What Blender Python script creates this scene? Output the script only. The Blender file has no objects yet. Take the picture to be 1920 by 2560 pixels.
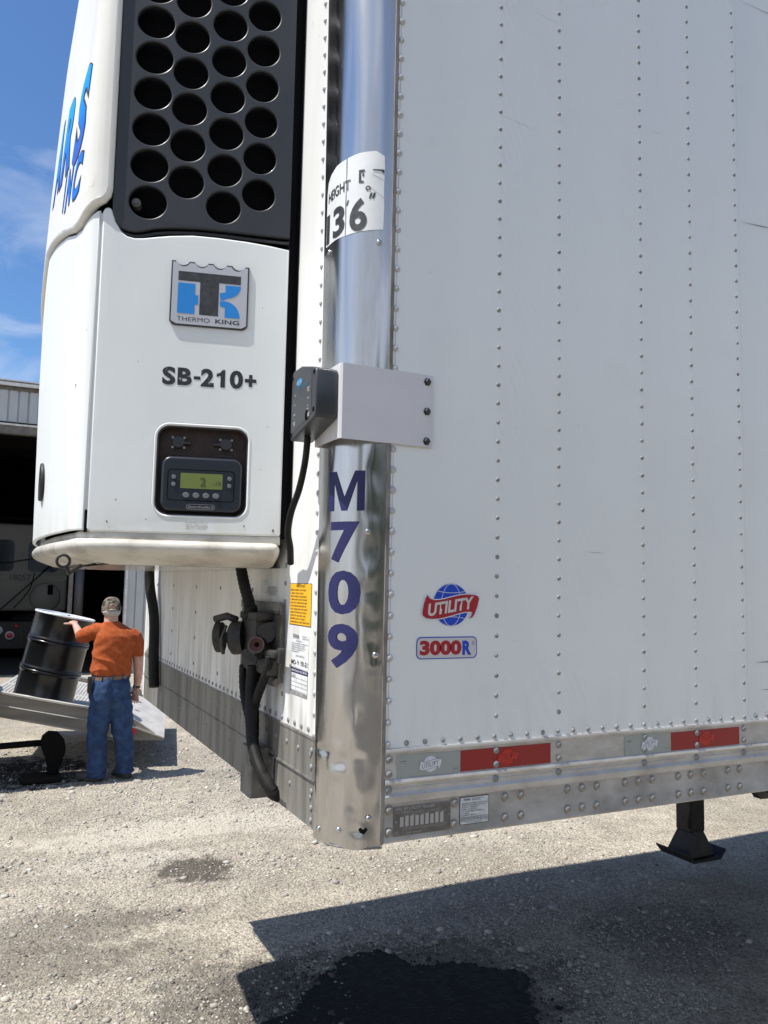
import bpy, bmesh, math, random
import numpy as np
from mathutils import Vector, Matrix, noise
PI = math.pi
random.seed(7)
scene = bpy.context.scene
COL = scene.collection

# ------------------------------------------------------------------ camera, sky, sun, exposure
def setup():
    yaw, pit, rol = .4568, .0896, .0204
    f = Vector((math.sin(yaw)*math.cos(pit), math.cos(yaw)*math.cos(pit), math.sin(pit)))
    r = Vector((math.cos(yaw), -math.sin(yaw), 0)); u = r.cross(f)
    r2 = r*math.cos(rol)+u*math.sin(rol); u2 = -r*math.sin(rol)+u*math.cos(rol)
    M = Matrix((r2, u2, -f)).transposed().to_4x4()
    M.translation = (-.8821, -1.7453, 1.88)
    cd = bpy.data.cameras.new('camera'); cam = bpy.data.objects.new('camera', cd); COL.objects.link(cam)
    cam.matrix_world = M
    cd.sensor_fit = 'VERTICAL'; cd.sensor_height = 24; cd.lens = 24*2001.2/2560
    cd.clip_start = .05; cd.clip_end = 3000
    scene.camera = cam
SUN = Vector((-.50, -.012, 1)).normalized()
def light():
    el = math.asin(SUN.z); az = math.atan2(SUN.x, SUN.y)
    l = bpy.data.lights.new('sun', 'SUN'); l.energy = 4.7; l.angle = math.radians(.5); l.color = (1, .955, .89)
    o = bpy.data.objects.new('sun', l); COL.objects.link(o)
    o.rotation_euler = SUN.to_track_quat('Z', 'Y').to_euler()
    o.location = (0, 0, 20)
    w = bpy.data.worlds.new('World'); scene.world = w; w.use_nodes = True
    nt = w.node_tree; N = nt.nodes; L = nt.links
    for n in list(N): N.remove(n)
    out = N.new('ShaderNodeOutputWorld'); bg = N.new('ShaderNodeBackground')
    sky = N.new('ShaderNodeTexSky'); sky.sky_type = 'NISHITA'; sky.sun_disc = False
    sky.sun_elevation = el; sky.sun_rotation = az % (2*PI); sky.air_density = 1.0; sky.dust_density = .6; sky.ozone_density = 3.0
    bg.inputs[1].default_value = .108
    tc = N.new('ShaderNodeTexCoord'); mp = N.new('ShaderNodeMapping'); mp.inputs['Scale'].default_value = (1.6, 1.6, 4.2)
    mp.inputs['Location'].default_value = (.35, .2, .55)
    no = N.new('ShaderNodeTexNoise'); no.inputs['Scale'].default_value = 1.9; no.inputs['Detail'].default_value = 9; no.inputs['Roughness'].default_value = .56
    no.inputs['Distortion'].default_value = .7
    ra = N.new('ShaderNodeValToRGB'); ra.color_ramp.elements[0].position = .47; ra.color_ramp.elements[1].position = .78
    ra.color_ramp.elements[1].color = (.8, .8, .8, 1)
    mx = N.new('ShaderNodeMixRGB'); mx.inputs[2].default_value = (6.2, 6.5, 7.0, 1)
    L.new(tc.outputs['Generated'], mp.inputs[0]); L.new(mp.outputs[0], no.inputs[0]); sy = N.new('ShaderNodeSeparateXYZ'); L.new(tc.outputs['Generated'], sy.inputs[0])
    ma = N.new('ShaderNodeMath'); ma.operation = 'MULTIPLY_ADD'; ma.inputs[1].default_value = -.12; L.new(sy.outputs['X'], ma.inputs[0]); m0 = N.new('ShaderNodeMath'); m0.operation = 'MULTIPLY_ADD'; m0.inputs[1].default_value = -.13; L.new(sy.outputs['Y'], m0.inputs[0]); L.new(no.outputs[0], m0.inputs[2]); L.new(m0.outputs[0], ma.inputs[2])   # more cloud on the sun's side
    mb = N.new('ShaderNodeMath'); mb.operation = 'ADD'; lo = N.new('ShaderNodeMapRange'); lo.inputs[1].default_value = .10; lo.inputs[2].default_value = .52; lo.inputs[3].default_value = .27; lo.inputs[4].default_value = -.02; L.new(sy.outputs['Z'], lo.inputs[0]); L.new(lo.outputs[0], mb.inputs[1]); L.new(ma.outputs[0], mb.inputs[0]); L.new(mb.outputs[0], ra.inputs[0])
    L.new(ra.outputs[0], mx.inputs[0]); tn = N.new('ShaderNodeMixRGB'); tn.blend_type = 'MULTIPLY'; tn.inputs[0].default_value = 1; tn.inputs[2].default_value = (.62, .83, 1.04, 1); L.new(sky.outputs[0], tn.inputs[1]); L.new(tn.outputs[0], mx.inputs[1]); L.new(mx.outputs[0], bg.inputs[0]); L.new(bg.outputs[0], out.inputs[0])
setup(); light()
vs = scene.view_settings
vs.view_transform = 'Standard'; vs.look = 'None'; vs.gamma = 1; vs.exposure = .50; vs.use_curve_mapping = False
scene.cycles.max_bounces = 8

# ------------------------------------------------------------------ materials
MATS = {}
def mat(name, col, rough=.5, metal=0, var=0, vscale=8, stretch=(1, 1, 1), col2=None, bump=0, bscale=40, bstretch=(1, 1, 1), coat=0, spec=.5, emit=None, vmin=.4, vmax=.65, rvar=0, detail=6):
    """principled material; col/col2 mixed by stretched noise; bump from a second noise"""
    m = bpy.data.materials.new(name); m.use_nodes = True; nt = m.node_tree; N = nt.nodes; L = nt.links
    b = N['Principled BSDF']; b.inputs['Base Color'].default_value = (*col, 1)
    b.inputs['Roughness'].default_value = rough; b.inputs['Metallic'].default_value = metal
    b.inputs['Coat Weight'].default_value = coat; b.inputs['Specular IOR Level'].default_value = spec
    tc = N.new('ShaderNodeTexCoord')
    if col2 is not None or rvar:
        mp = N.new('ShaderNodeMapping'); mp.inputs['Scale'].default_value = stretch
        no = N.new('ShaderNodeTexNoise'); no.inputs['Scale'].default_value = vscale; no.inputs['Detail'].default_value = detail; no.inputs['Roughness'].default_value = .6
        mr = N.new('ShaderNodeMapRange'); mr.inputs[1].default_value = vmin; mr.inputs[2].default_value = vmax
        L.new(tc.outputs['Object'], mp.inputs[0]); L.new(mp.outputs[0], no.inputs[0]); L.new(no.outputs[0], mr.inputs[0])
        if col2 is not None:
            mx = N.new('ShaderNodeMixRGB'); mx.inputs[1].default_value = (*col, 1); mx.inputs[2].default_value = (*col2, 1)
            L.new(mr.outputs[0], mx.inputs[0]); L.new(mx.outputs[0], b.inputs['Base Color'])
        if rvar:
            m2 = N.new('ShaderNodeMapRange'); m2.inputs[3].default_value = rough; m2.inputs[4].default_value = rough+rvar
            L.new(mr.outputs[0], m2.inputs[0]); L.new(m2.outputs[0], b.inputs['Roughness'])
    if bump:
        mp = N.new('ShaderNodeMapping'); mp.inputs['Scale'].default_value = bstretch
        no = N.new('ShaderNodeTexNoise'); no.inputs['Scale'].default_value = bscale; no.inputs['Detail'].default_value = 5
        bu = N.new('ShaderNodeBump'); bu.inputs['Strength'].default_value = 1; bu.inputs['Distance'].default_value = bump
        L.new(tc.outputs['Object'], mp.inputs[0]); L.new(mp.outputs[0], no.inputs[0]); L.new(no.outputs[0], bu.inputs['Height']); L.new(bu.outputs[0], b.inputs['Normal'])
    if emit:
        b.inputs['Emission Color'].default_value = (*emit[0], 1); b.inputs['Emission Strength'].default_value = emit[1]
    MATS[name] = m
    return m
def grime(m, z0, z1, col, streak=30, amount=.8, lo=.35, hi=.7):
    """dirt that has settled on a part: a band between heights z0 (full) and z1 (none), broken up by vertically stretched noise"""
    nt = m.node_tree; N = nt.nodes; L = nt.links; b = N['Principled BSDF']
    tc = N.new('ShaderNodeTexCoord'); sp = N.new('ShaderNodeSeparateXYZ'); L.new(tc.outputs['Object'], sp.inputs[0])
    mr = N.new('ShaderNodeMapRange'); mr.inputs[1].default_value = z0; mr.inputs[2].default_value = z1; mr.inputs[3].default_value = 1; mr.inputs[4].default_value = 0
    L.new(sp.outputs['Z'], mr.inputs[0])
    mp = N.new('ShaderNodeMapping'); mp.inputs['Scale'].default_value = (streak, streak, streak*.12)
    no = N.new('ShaderNodeTexNoise'); no.inputs['Scale'].default_value = 1; no.inputs['Detail'].default_value = 7
    m2 = N.new('ShaderNodeMapRange'); m2.inputs[1].default_value = lo; m2.inputs[2].default_value = hi; m2.inputs[4].default_value = amount
    L.new(tc.outputs['Object'], mp.inputs[0]); L.new(mp.outputs[0], no.inputs[0]); L.new(no.outputs[0], m2.inputs[0])
    mu = N.new('ShaderNodeMath'); mu.operation = 'MULTIPLY'; L.new(mr.outputs[0], mu.inputs[0]); L.new(m2.outputs[0], mu.inputs[1])
    mx = N.new('ShaderNodeMixRGB'); mx.inputs[2].default_value = (*col, 1)
    src = [l for l in L if l.to_socket == b.inputs['Base Color']]
    if src: L.new(src[0].from_socket, mx.inputs[1])
    else: mx.inputs[1].default_value = b.inputs['Base Color'].default_value
    L.new(mu.outputs[0], mx.inputs[0]); L.new(mx.outputs[0], b.inputs['Base Color'])
    return m

side_white = mat('side_white', (.80, .825, .81), .28, col2=(.78, .805, .79), vscale=1.3, stretch=(1, 1, .4), bump=.0012, bscale=1.6, coat=.15, vmin=.3, vmax=.8)
front_white = mat('front_white', (.82, .83, .82), .35, col2=(.74, .74, .72), vscale=6, stretch=(1, 1, .15), bump=.0006, bscale=6)
grime(front_white, 1.48, 2.05, (.26, .24, .20), 26, .75, .42, .72)
def specks(m, col, scale, lo, hi, amt):
    nt = m.node_tree; N = nt.nodes; L = nt.links; b = N['Principled BSDF']; tc = N.new('ShaderNodeTexCoord')
    no = N.new('ShaderNodeTexNoise'); no.inputs['Scale'].default_value = scale; no.inputs['Detail'].default_value = 4; no.inputs['Roughness'].default_value = .7
    mr = N.new('ShaderNodeMapRange'); mr.inputs[1].default_value = lo; mr.inputs[2].default_value = hi; mr.inputs[4].default_value = amt
    mx = N.new('ShaderNodeMixRGB'); mx.inputs[2].default_value = (*col, 1); L.new(tc.outputs['Object'], no.inputs[0]); L.new(no.outputs[0], mr.inputs[0]); L.new(mr.outputs[0], mx.inputs[0])
    src = [l for l in L if l.to_socket == b.inputs['Base Color']]
    L.new(src[0].from_socket, mx.inputs[1]); L.new(mx.outputs[0], b.inputs['Base Color'])
seam_dirt = mat('seam_dirt', (.16, .155, .15), .8, col2=(.33, .32, .31), vscale=60)
seam_line = mat('seam_line', (.42, .42, .42), .7, col2=(.62, .62, .63), vscale=40, stretch=(1, 1, .3), vmin=.4, vmax=.6)
rivet_m = mat('rivet', (.27, .28, .285), .6, .1, col2=(.16, .165, .165), vscale=90)
rivet_w = mat('rivet_painted', (.47, .48, .49), .5, .1, col2=(.42, .42, .42), vscale=120)
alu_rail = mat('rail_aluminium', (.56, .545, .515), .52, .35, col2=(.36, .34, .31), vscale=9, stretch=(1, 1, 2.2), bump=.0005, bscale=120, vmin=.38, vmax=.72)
alu_low = mat('rail_aluminium_low', (.50, .485, .455), .58, .3, col2=(.27, .255, .235), vscale=7, stretch=(1, 1, 1.6), bump=.0005, bscale=90, vmin=.36, vmax=.7, detail=9)
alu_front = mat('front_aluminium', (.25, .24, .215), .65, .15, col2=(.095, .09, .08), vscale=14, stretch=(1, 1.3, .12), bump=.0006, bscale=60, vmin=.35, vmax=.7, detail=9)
bolt_m = mat('bolt_steel', (.36, .345, .32), .55, .4, col2=(.20, .19, .175), vscale=70)
chrome = mat('polished_steel', (.58, .575, .57), .17, 1.0, col2=(.37, .365, .355), rvar=.16, vscale=14, stretch=(1, 1, .12), bump=.0005, bscale=9, bstretch=(1, 1, .25), vmin=.4, vmax=.75)
black_gap = mat('black_gap', (.006, .006, .007), .9, spec=.05)
black_plastic = mat('black_plastic', (.035, .038, .044), .33, bump=.0001, bscale=300, rvar=.12, vscale=5, stretch=(1, 1, .4))
grille_m = mat('grille_plastic', (.017, .019, .023), .36, bump=.0003, bscale=8, rvar=.12, vscale=6, stretch=(1, 1, .4), coat=.1)
unit_white = mat('unit_white', (.76, .785, .78), .40, col2=(.70, .73, .725), vscale=2.5, stretch=(1, 1, .35), bump=.0035, bscale=2.2, coat=.04, spec=.22, vmin=.35, vmax=.7)
grime(unit_white, 2.0, 2.11, (.50, .47, .38), 14, .55, .35, .75)
unit_cream = mat('unit_cream', (.76, .755, .715), .40, col2=(.70, .69, .645), vscale=3, stretch=(1, 1, .4), bump=.002, bscale=2.5, coat=.04, spec=.22)
specks(side_white, (.45, .44, .41), 34, .68, .76, .7); specks(side_white, (.66, .66, .64), 3.5, .55, .8, .3); specks(unit_white, (.5, .48, .42), 45, .70, .78, .6); specks(front_white, (.4, .38, .33), 50, .68, .76, .6)
grime(side_white, 1.48, 1.68, (.56, .55, .51), 20, .35, .45, .75)
rail_cream = mat('rub_rail_cream', (.60, .575, .515), .42, col2=(.33, .305, .26), vscale=16, stretch=(.6, .6, 1), bump=.0008, bscale=22, vmin=.44, vmax=.72, coat=.2, detail=9)
blackink = mat('black_ink', (.02, .022, .026), .5, col2=(.045, .047, .05), vscale=60)
crackink = mat('cracked_ink', (.018, .02, .025), .5, col2=(.30, .31, .31), vscale=75, vmin=.60, vmax=.66)
badge_sil = mat('badge_silver', (.50, .50, .52), .35, .3)
blue_tk = mat('badge_blue', (.01, .22, .62), .4)
blue_ut = mat('logo_blue', (.008, .06, .50), .4)
red_ut = mat('logo_red', (.36, .015, .025), .4)
logo_white = mat('logo_white', (.66, .68, .74), .4)
logo_cream = mat('logo_cream', (.60, .58, .56), .4)
navy = mat('navy_vinyl', (.009, .010, .075), .5, col2=(.014, .015, .10), vscale=20)
tape_red = mat('tape_red', (.29, .012, .010), .35, coat=.3, bump=.00015, bscale=900)
tape_red2 = mat('tape_red_emblem', (.52, .03, .018), .35)
tape_grey = mat('tape_grey', (.33, .36, .335), .35, coat=.3, bump=.00015, bscale=900)
paper = mat('paper', (.62, .65, .68), .6, col2=(.50, .51, .52), vscale=60)
paper_sun = mat('paper_sunny', (.74, .77, .80), .6, col2=(.60, .61, .60), vscale=40)
plate_m = mat('id_plate', (.17, .16, .15), .5, .4, col2=(.12, .115, .105), vscale=30)
plate_text = mat('id_plate_print', (.40, .39, .37), .5)
yellow = mat('caution_yellow', (.86, .46, .02), .45)
label_w = mat('height_label', (.72, .74, .75), .45, col2=(.62, .64, .65), vscale=8)
brown_panel = mat('rusty_panel', (.020, .012, .010), .6, col2=(.045, .022, .015), vscale=30)
lcd = mat('lcd_screen', (.16, .20, .06), .25)
lcd_seg = mat('lcd_digits', (.055, .075, .03), .3)
btn_grey = mat('button_grey', (.14, .15, .16), .45)
print_grey = mat('print_grey', (.36, .37, .39), .5)
bracket_m = mat('bracket_paint', (.66, .65, .67), .38, bump=.0003, bscale=3, col2=(.62, .61, .63), vscale=4)
rubber = mat('rubber', (.007, .007, .0075), .6, spec=.25, col2=(.014, .013, .012), vscale=30)
cast_m = mat('cast_grey', (.024, .024, .0235), .6, .1, col2=(.045, .042, .037), vscale=25, bump=.0008, bscale=60)
cast_d = mat('cast_dark', (.017, .016, .0155), .6, .1, col2=(.034, .03, .026), vscale=25, bump=.0008, bscale=70)
galv = mat('galvanised', (.19, .185, .17), .6, .2, col2=(.11, .105, .095), vscale=16)
steel_black = mat('black_steel', (.013, .013, .013), .55, .1, col2=(.03, .027, .024), vscale=18, bump=.0005, bscale=60)
corr = mat('corrugated_steel', (.46, .48, .49), .45, .25, col2=(.38, .40, .41), vscale=3, stretch=(1, 1, .3))
trim_w = mat('trim_white', (.68, .68, .67), .5, col2=(.5, .5, .48), vscale=12)
trim_b = mat('trim_brown', (.16, .145, .13), .6, col2=(.10, .09, .08), vscale=8)
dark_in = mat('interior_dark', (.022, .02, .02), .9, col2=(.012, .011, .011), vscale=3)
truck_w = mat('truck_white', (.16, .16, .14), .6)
glass_d = mat('dark_glass', (.02, .03, .035), .08)
alu_ramp = mat('ramp_aluminium', (.58, .56, .52), .5, .2, col2=(.46, .44, .41), vscale=10, stretch=(.3, .3, 2), bump=.0006, bscale=20)
alu_side = mat('ramp_side', (.36, .33, .28), .5, .15, col2=(.26, .24, .205), vscale=5, stretch=(.3, .3, 2), bump=.0004, bscale=20)
drum_m = mat('drum_black', (.007, .0075, .008), .24, bump=.0018, bscale=7, bstretch=(1, 1, .3))
drum_lid = mat('drum_lid', (.62, .66, .70), .35, col2=(.78, .80, .82), vscale=9)
skin = mat('skin', (.50, .27, .20), .5, col2=(.58, .35, .27), vscale=30)
hair = mat('grey_hair', (.50, .48, .46), .8, col2=(.30, .28, .26), vscale=120, bump=.002, bscale=200)
shirt_m = mat('orange_shirt', (.37, .095, .034), .95, spec=.15, col2=(.32, .066, .018), vscale=20, bump=.004, bscale=38, bstretch=(1, 1, .8))
jeans_m = mat('denim', (.014, .036, .10), .9, col2=(.03, .072, .17), vscale=14, bump=.004, bscale=22)
belt_m = mat('tan_belt', (.20, .13, .08), .6)
shoe_m = mat('black_shoe', (.045, .042, .038), .6)
camo = mat('camouflage', (.36, .32, .25), .85, col2=(.085, .075, .055), vscale=22, vmin=.47, vmax=.53)
phone_m = mat('phone_case', (.015, .016, .018), .5)
torn = mat('torn_guard', (.62, .63, .58), .5, col2=(.45, .46, .42), vscale=14)

# ------------------------------------------------------------------ mesh helpers
def obj(name, bm, m, parent=None, smooth=False, recalc=True):
    if recalc: bmesh.ops.recalc_face_normals(bm, faces=bm.faces)
    me = bpy.data.meshes.new(name); bm.to_mesh(me); bm.free()
    if smooth:
        me.polygons.foreach_set('use_smooth', [True]*len(me.polygons))
    me.materials.append(m)
    o = bpy.data.objects.new(name, me); COL.objects.link(o)
    if parent is not None: o.parent = parent
    return o
def smooth_by(o, ang=35):
    me = o.data; me.polygons.foreach_set('use_smooth', [True]*len(me.polygons))
    bm = bmesh.new(); bm.from_mesh(me)
    for e in bm.edges:
        if len(e.link_faces) == 2 and e.calc_face_angle(0) > math.radians(ang): e.smooth = False
    bm.to_mesh(me); bm.free(); return o
def empty(name, loc, label, cat, group=None):
    o = bpy.data.objects.new(name, None); COL.objects.link(o); o.location = loc
    o.empty_display_size = .2
    return tag(o, label, cat, group)
def tag(o, label=None, cat=None, group=None, kind=None):
    if label: o['label'] = label
    if cat: o['category'] = cat
    if group: o['group'] = group
    if kind: o['kind'] = kind
    return o
def box(bm, x0, x1, y0, y1, z0, z1, bev=0, seg=1):
    t = bmesh.new()
    v = [t.verts.new((x, y, z)) for x in (x0, x1) for y in (y0, y1) for z in (z0, z1)]
    for f in [(0, 1, 3, 2), (4, 6, 7, 5), (0, 4, 5, 1), (2, 3, 7, 6), (0, 2, 6, 4), (1, 5, 7, 3)]: t.faces.new([v[i] for i in f])
    if bev: bmesh.ops.bevel(t, geom=list(t.edges), offset=bev, segments=seg, affect='EDGES', profile=.5)
    merge(bm, t)
def merge(bm, t, M=None):
    me = bpy.data.meshes.new('tmp')
    if M is not None: t.transform(M)
    t.to_mesh(me); t.free(); bm.from_mesh(me); bpy.data.meshes.remove(me)
def cyl(bm, p0, p1, r0, r1=None, n=20, caps=True):
    tube(bm, [p0, p1], [r0, r0 if r1 is None else r1], n, caps)
def tube(bm, pts, rad, n=12, caps=True, flat=None):
    """tube through pts with a radius per point; flat=(axis vector, factor) squashes the section along an axis"""
    pts = [Vector(p) for p in pts]
    if not hasattr(rad, '__len__'): rad = [rad]*len(pts)
    rings = []; prev = None
    for i, p in enumerate(pts):
        d = (pts[min(i+1, len(pts)-1)]-pts[max(i-1, 0)]).normalized()
        if prev is None:
            a = Vector((0, 0, 1)) if abs(d.z) < .9 else Vector((1, 0, 0))
            u = d.cross(a).normalized()
        else: u = (prev-d*prev.dot(d)).normalized()
        prev = u; v = d.cross(u)
        ring = []
        for k in range(n):
            o = (u*math.cos(2*PI*k/n)+v*math.sin(2*PI*k/n))*rad[i]
            if flat: ax = Vector(flat[0]); o -= ax*o.dot(ax)*(1-flat[1])
            ring.append(bm.verts.new(p+o))
        rings.append(ring)
    for a, b in zip(rings, rings[1:]):
        for k in range(n): bm.faces.new((a[k], a[(k+1) % n], b[(k+1) % n], b[k]))
    if caps: bm.faces.new(rings[0][::-1]); bm.faces.new(rings[-1])
def lathe(bm, prof, n=32, M=None, caps=True):
    t = bmesh.new(); R = []
    for r, z in prof: R.append([t.verts.new((r*math.cos(2*PI*k/n), r*math.sin(2*PI*k/n), z)) for k in range(n)])
    for a, b in zip(R, R[1:]):
        for k in range(n): t.faces.new((a[k], a[(k+1) % n], b[(k+1) % n], b[k]))
    if caps: t.faces.new(R[0][::-1]); t.faces.new(R[-1])
    merge(bm, t, M)
def spline_pts(P, n=6):
    P = [Vector(p) for p in P]; out = []
    for i in range(len(P)-1):
        a = P[max(i-1, 0)]; b = P[i]; c = P[i+1]; d = P[min(i+2, len(P)-1)]
        for k in range(n):
            t = k/n
            out.append(.5*((2*b)+(c-a)*t+(2*a-5*b+4*c-d)*t*t+(-a+3*b-3*c+d)*t**3))
    out.append(P[-1]); return out
def dome(bm, c, nrm, r, h, n=10):
    """a rivet or bolt head"""
    q = Vector(nrm).to_track_quat('Z', 'Y').to_matrix().to_4x4(); q.translation = c
    lathe(bm, [(r, -.001), (r, h*.15), (r*.92, h*.5), (r*.68, h*.85), (r*.3, h), (.0004, h*1.02)], n, q)
def rrect(x0, x1, y0, y1, r, n=6):
    o = []
    for cx, cy, a in ((x1-r, y1-r, 0), (x0+r, y1-r, 90), (x0+r, y0+r, 180), (x1-r, y0+r, 270)):
        for k in range(n+1):
            t = math.radians(a+90*k/n); o.append((cx+r*math.cos(t), cy+r*math.sin(t)))
    return o
def circ(cx, cy, r, n=28, ry=None):
    return [(cx+r*math.cos(2*PI*k/n), cy+(ry or r)*math.sin(2*PI*k/n)) for k in range(n)]
def eval_mesh(o):
    COL.objects.link(o)
    dg = bpy.context.evaluated_depsgraph_get(); e = o.evaluated_get(dg)
    me = bpy.data.meshes.new_from_object(e, depsgraph=dg)
    bpy.data.objects.remove(o); return me
def shape2d(loops, t=.0, bev=0):
    """filled 2-D outline with holes -> bmesh in XY, thickness t"""
    c = bpy.data.curves.new('s', 'CURVE'); c.dimensions = '2D'; c.fill_mode = 'BOTH'; c.extrude = max(t/2-bev, 0); c.bevel_depth = bev; c.bevel_resolution = 2
    if bev: c.offset = -bev
    for lp in loops:
        s = c.splines.new('POLY'); s.points.add(len(lp)-1); s.use_cyclic_u = True
        for i, (x, y) in enumerate(lp): s.points[i].co = (x, y, 0, 1)
    o = bpy.data.objects.new('s', c); me = eval_mesh(o)
    bm = bmesh.new(); bm.from_mesh(me); bpy.data.meshes.remove(me); bpy.data.curves.remove(c)
    return bm
def text2d(s, cx, cy, w, h, bold=0, shear=0, rot=0, t=0, spacing=1):
    """text fitted exactly to a w x h box centred on (cx, cy)"""
    c = bpy.data.curves.new('t', 'FONT'); c.body = s; c.size = 1; c.offset = bold; c.shear = shear; c.resolution_u = 4; c.space_character = spacing
    c.fill_mode = 'BOTH' if t else 'FRONT'; c.extrude = 0
    o = bpy.data.objects.new('t', c); me = eval_mesh(o)
    bm = bmesh.new(); bm.from_mesh(me); bpy.data.meshes.remove(me); bpy.data.curves.remove(c)
    if not bm.verts: return bm
    xs = [v.co.x for v in bm.verts]; ys = [v.co.y for v in bm.verts]
    x0, x1, y0, y1 = min(xs), max(xs), min(ys), max(ys)
    ca, sa = math.cos(rot), math.sin(rot)
    for v in bm.verts:
        x = ((v.co.x-x0)/(x1-x0)-.5)*w; y = ((v.co.y-y0)/(y1-y0)-.5)*h
        v.co = (cx+x*ca-y*sa, cy+x*sa+y*ca, 0)
    return bm
def cutx(bm, step, lo, hi):
    lo, hi = min(lo, hi), max(lo, hi)
    if all(len(f.verts) > 0 for f in bm.faces): bmesh.ops.triangulate(bm, faces=list(bm.faces))
    x = lo
    while x <= hi:
        g = list(bm.verts)+list(bm.edges)+list(bm.faces)
        bmesh.ops.bisect_plane(bm, geom=g, plane_co=(x, 0, 0), plane_no=(1, 0, 0)); x += step
def put(bm, fn, off=0):
    for v in bm.verts: v.co = fn(v.co.x, v.co.y, v.co.z+off)
    return bm
def join(*bms):
    a = bmesh.new()
    for b in bms: merge(a, b)
    return a
# surfaces:  side wall of the trailer, front wall, chrome pillar, reefer unit skin
def on_side(x, z, o): return Vector((x, -o, z))
FX = -.127
def on_front(y, z, o): return Vector((FX-o, -y, z))       # local x runs to the right as seen from the front: x = -Y
PR, PCX, PCY = .115, -.012, .115
def on_pillar(x, z, o):
    o = o+.0024
    a = -x                                                 # arc length from the side seam, local x = -arc
    if a <= PR*PI/2:
        t = a/PR; return Vector((PCX-(PR+o)*math.sin(t), PCY-(PR+o)*math.cos(t), z))
    return Vector((PCX-PR-o, PCY+(a-PR*PI/2), z))
PLAN = [(-.16, .375), (-.40, .435), (-.58, .4795), (-.645, .4965), (-.668, .508), (-.683, .528), (-.691, .556), (-.699, .61), (-.7085, .70), (-.720, .81), (-.734, 1.0), (-.7425, 1.31)]
PLAN = PLAN+[(x, 2.62-y) for x, y in PLAN[:-1][::-1]]
PL3 = [Vector((x, y, 0)) for x, y in PLAN]
PLS = spline_pts(PL3, 8); PLA = [0]
for a, b in zip(PLS, PLS[1:]): PLA.append(PLA[-1]+(b-a).length)
PLTOT = PLA[-1]
LEAN = [(1.9, 0), (2.03, 0), (2.35, -.007), (2.78, -.0105), (2.95, -.008), (3.09, -.002), (3.3, .007), (3.53, .019), (3.77, .033), (4.05, .058)]
def plan(s, z):
    s = min(max(s, 0), PLTOT-1e-6); i = int(np.searchsorted(PLA, s, side='right'))-1
    i = min(i, len(PLS)-2)
    t = (s-PLA[i])/(PLA[i+1]-PLA[i]); p = PLS[i].lerp(PLS[i+1], t)
    d = (PLS[i+1]-PLS[i]).normalized(); q = (PLS[min(i+2, len(PLS)-1)]-PLS[max(i-1, 0)]).normalized(); d = (d+q).normalized()
    w = min(max((s-.50)/.16, 0), 1) if s < PLTOT/2 else min(max((PLTOT-s-.50)/.16, 0), 1)
    dx = float(np.interp(z, [a for a, b in LEAN], [b for a, b in LEAN]))*w
    return Vector((p.x+dx, p.y, z)), Vector((-d.y, d.x, 0))
_p, _n = plan(.2, 2.5)
NS = 1 if _n.y < 0 else -1
def on_unit(x, z, o):                                      # local x = -s
    p, n = plan(-x, z); return p+n*NS*o
def decal(name, bms, m, fn, parent, off=.0015):
    return obj(name, put(join(*bms), fn, off), m, parent, recalc=False)

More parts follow.
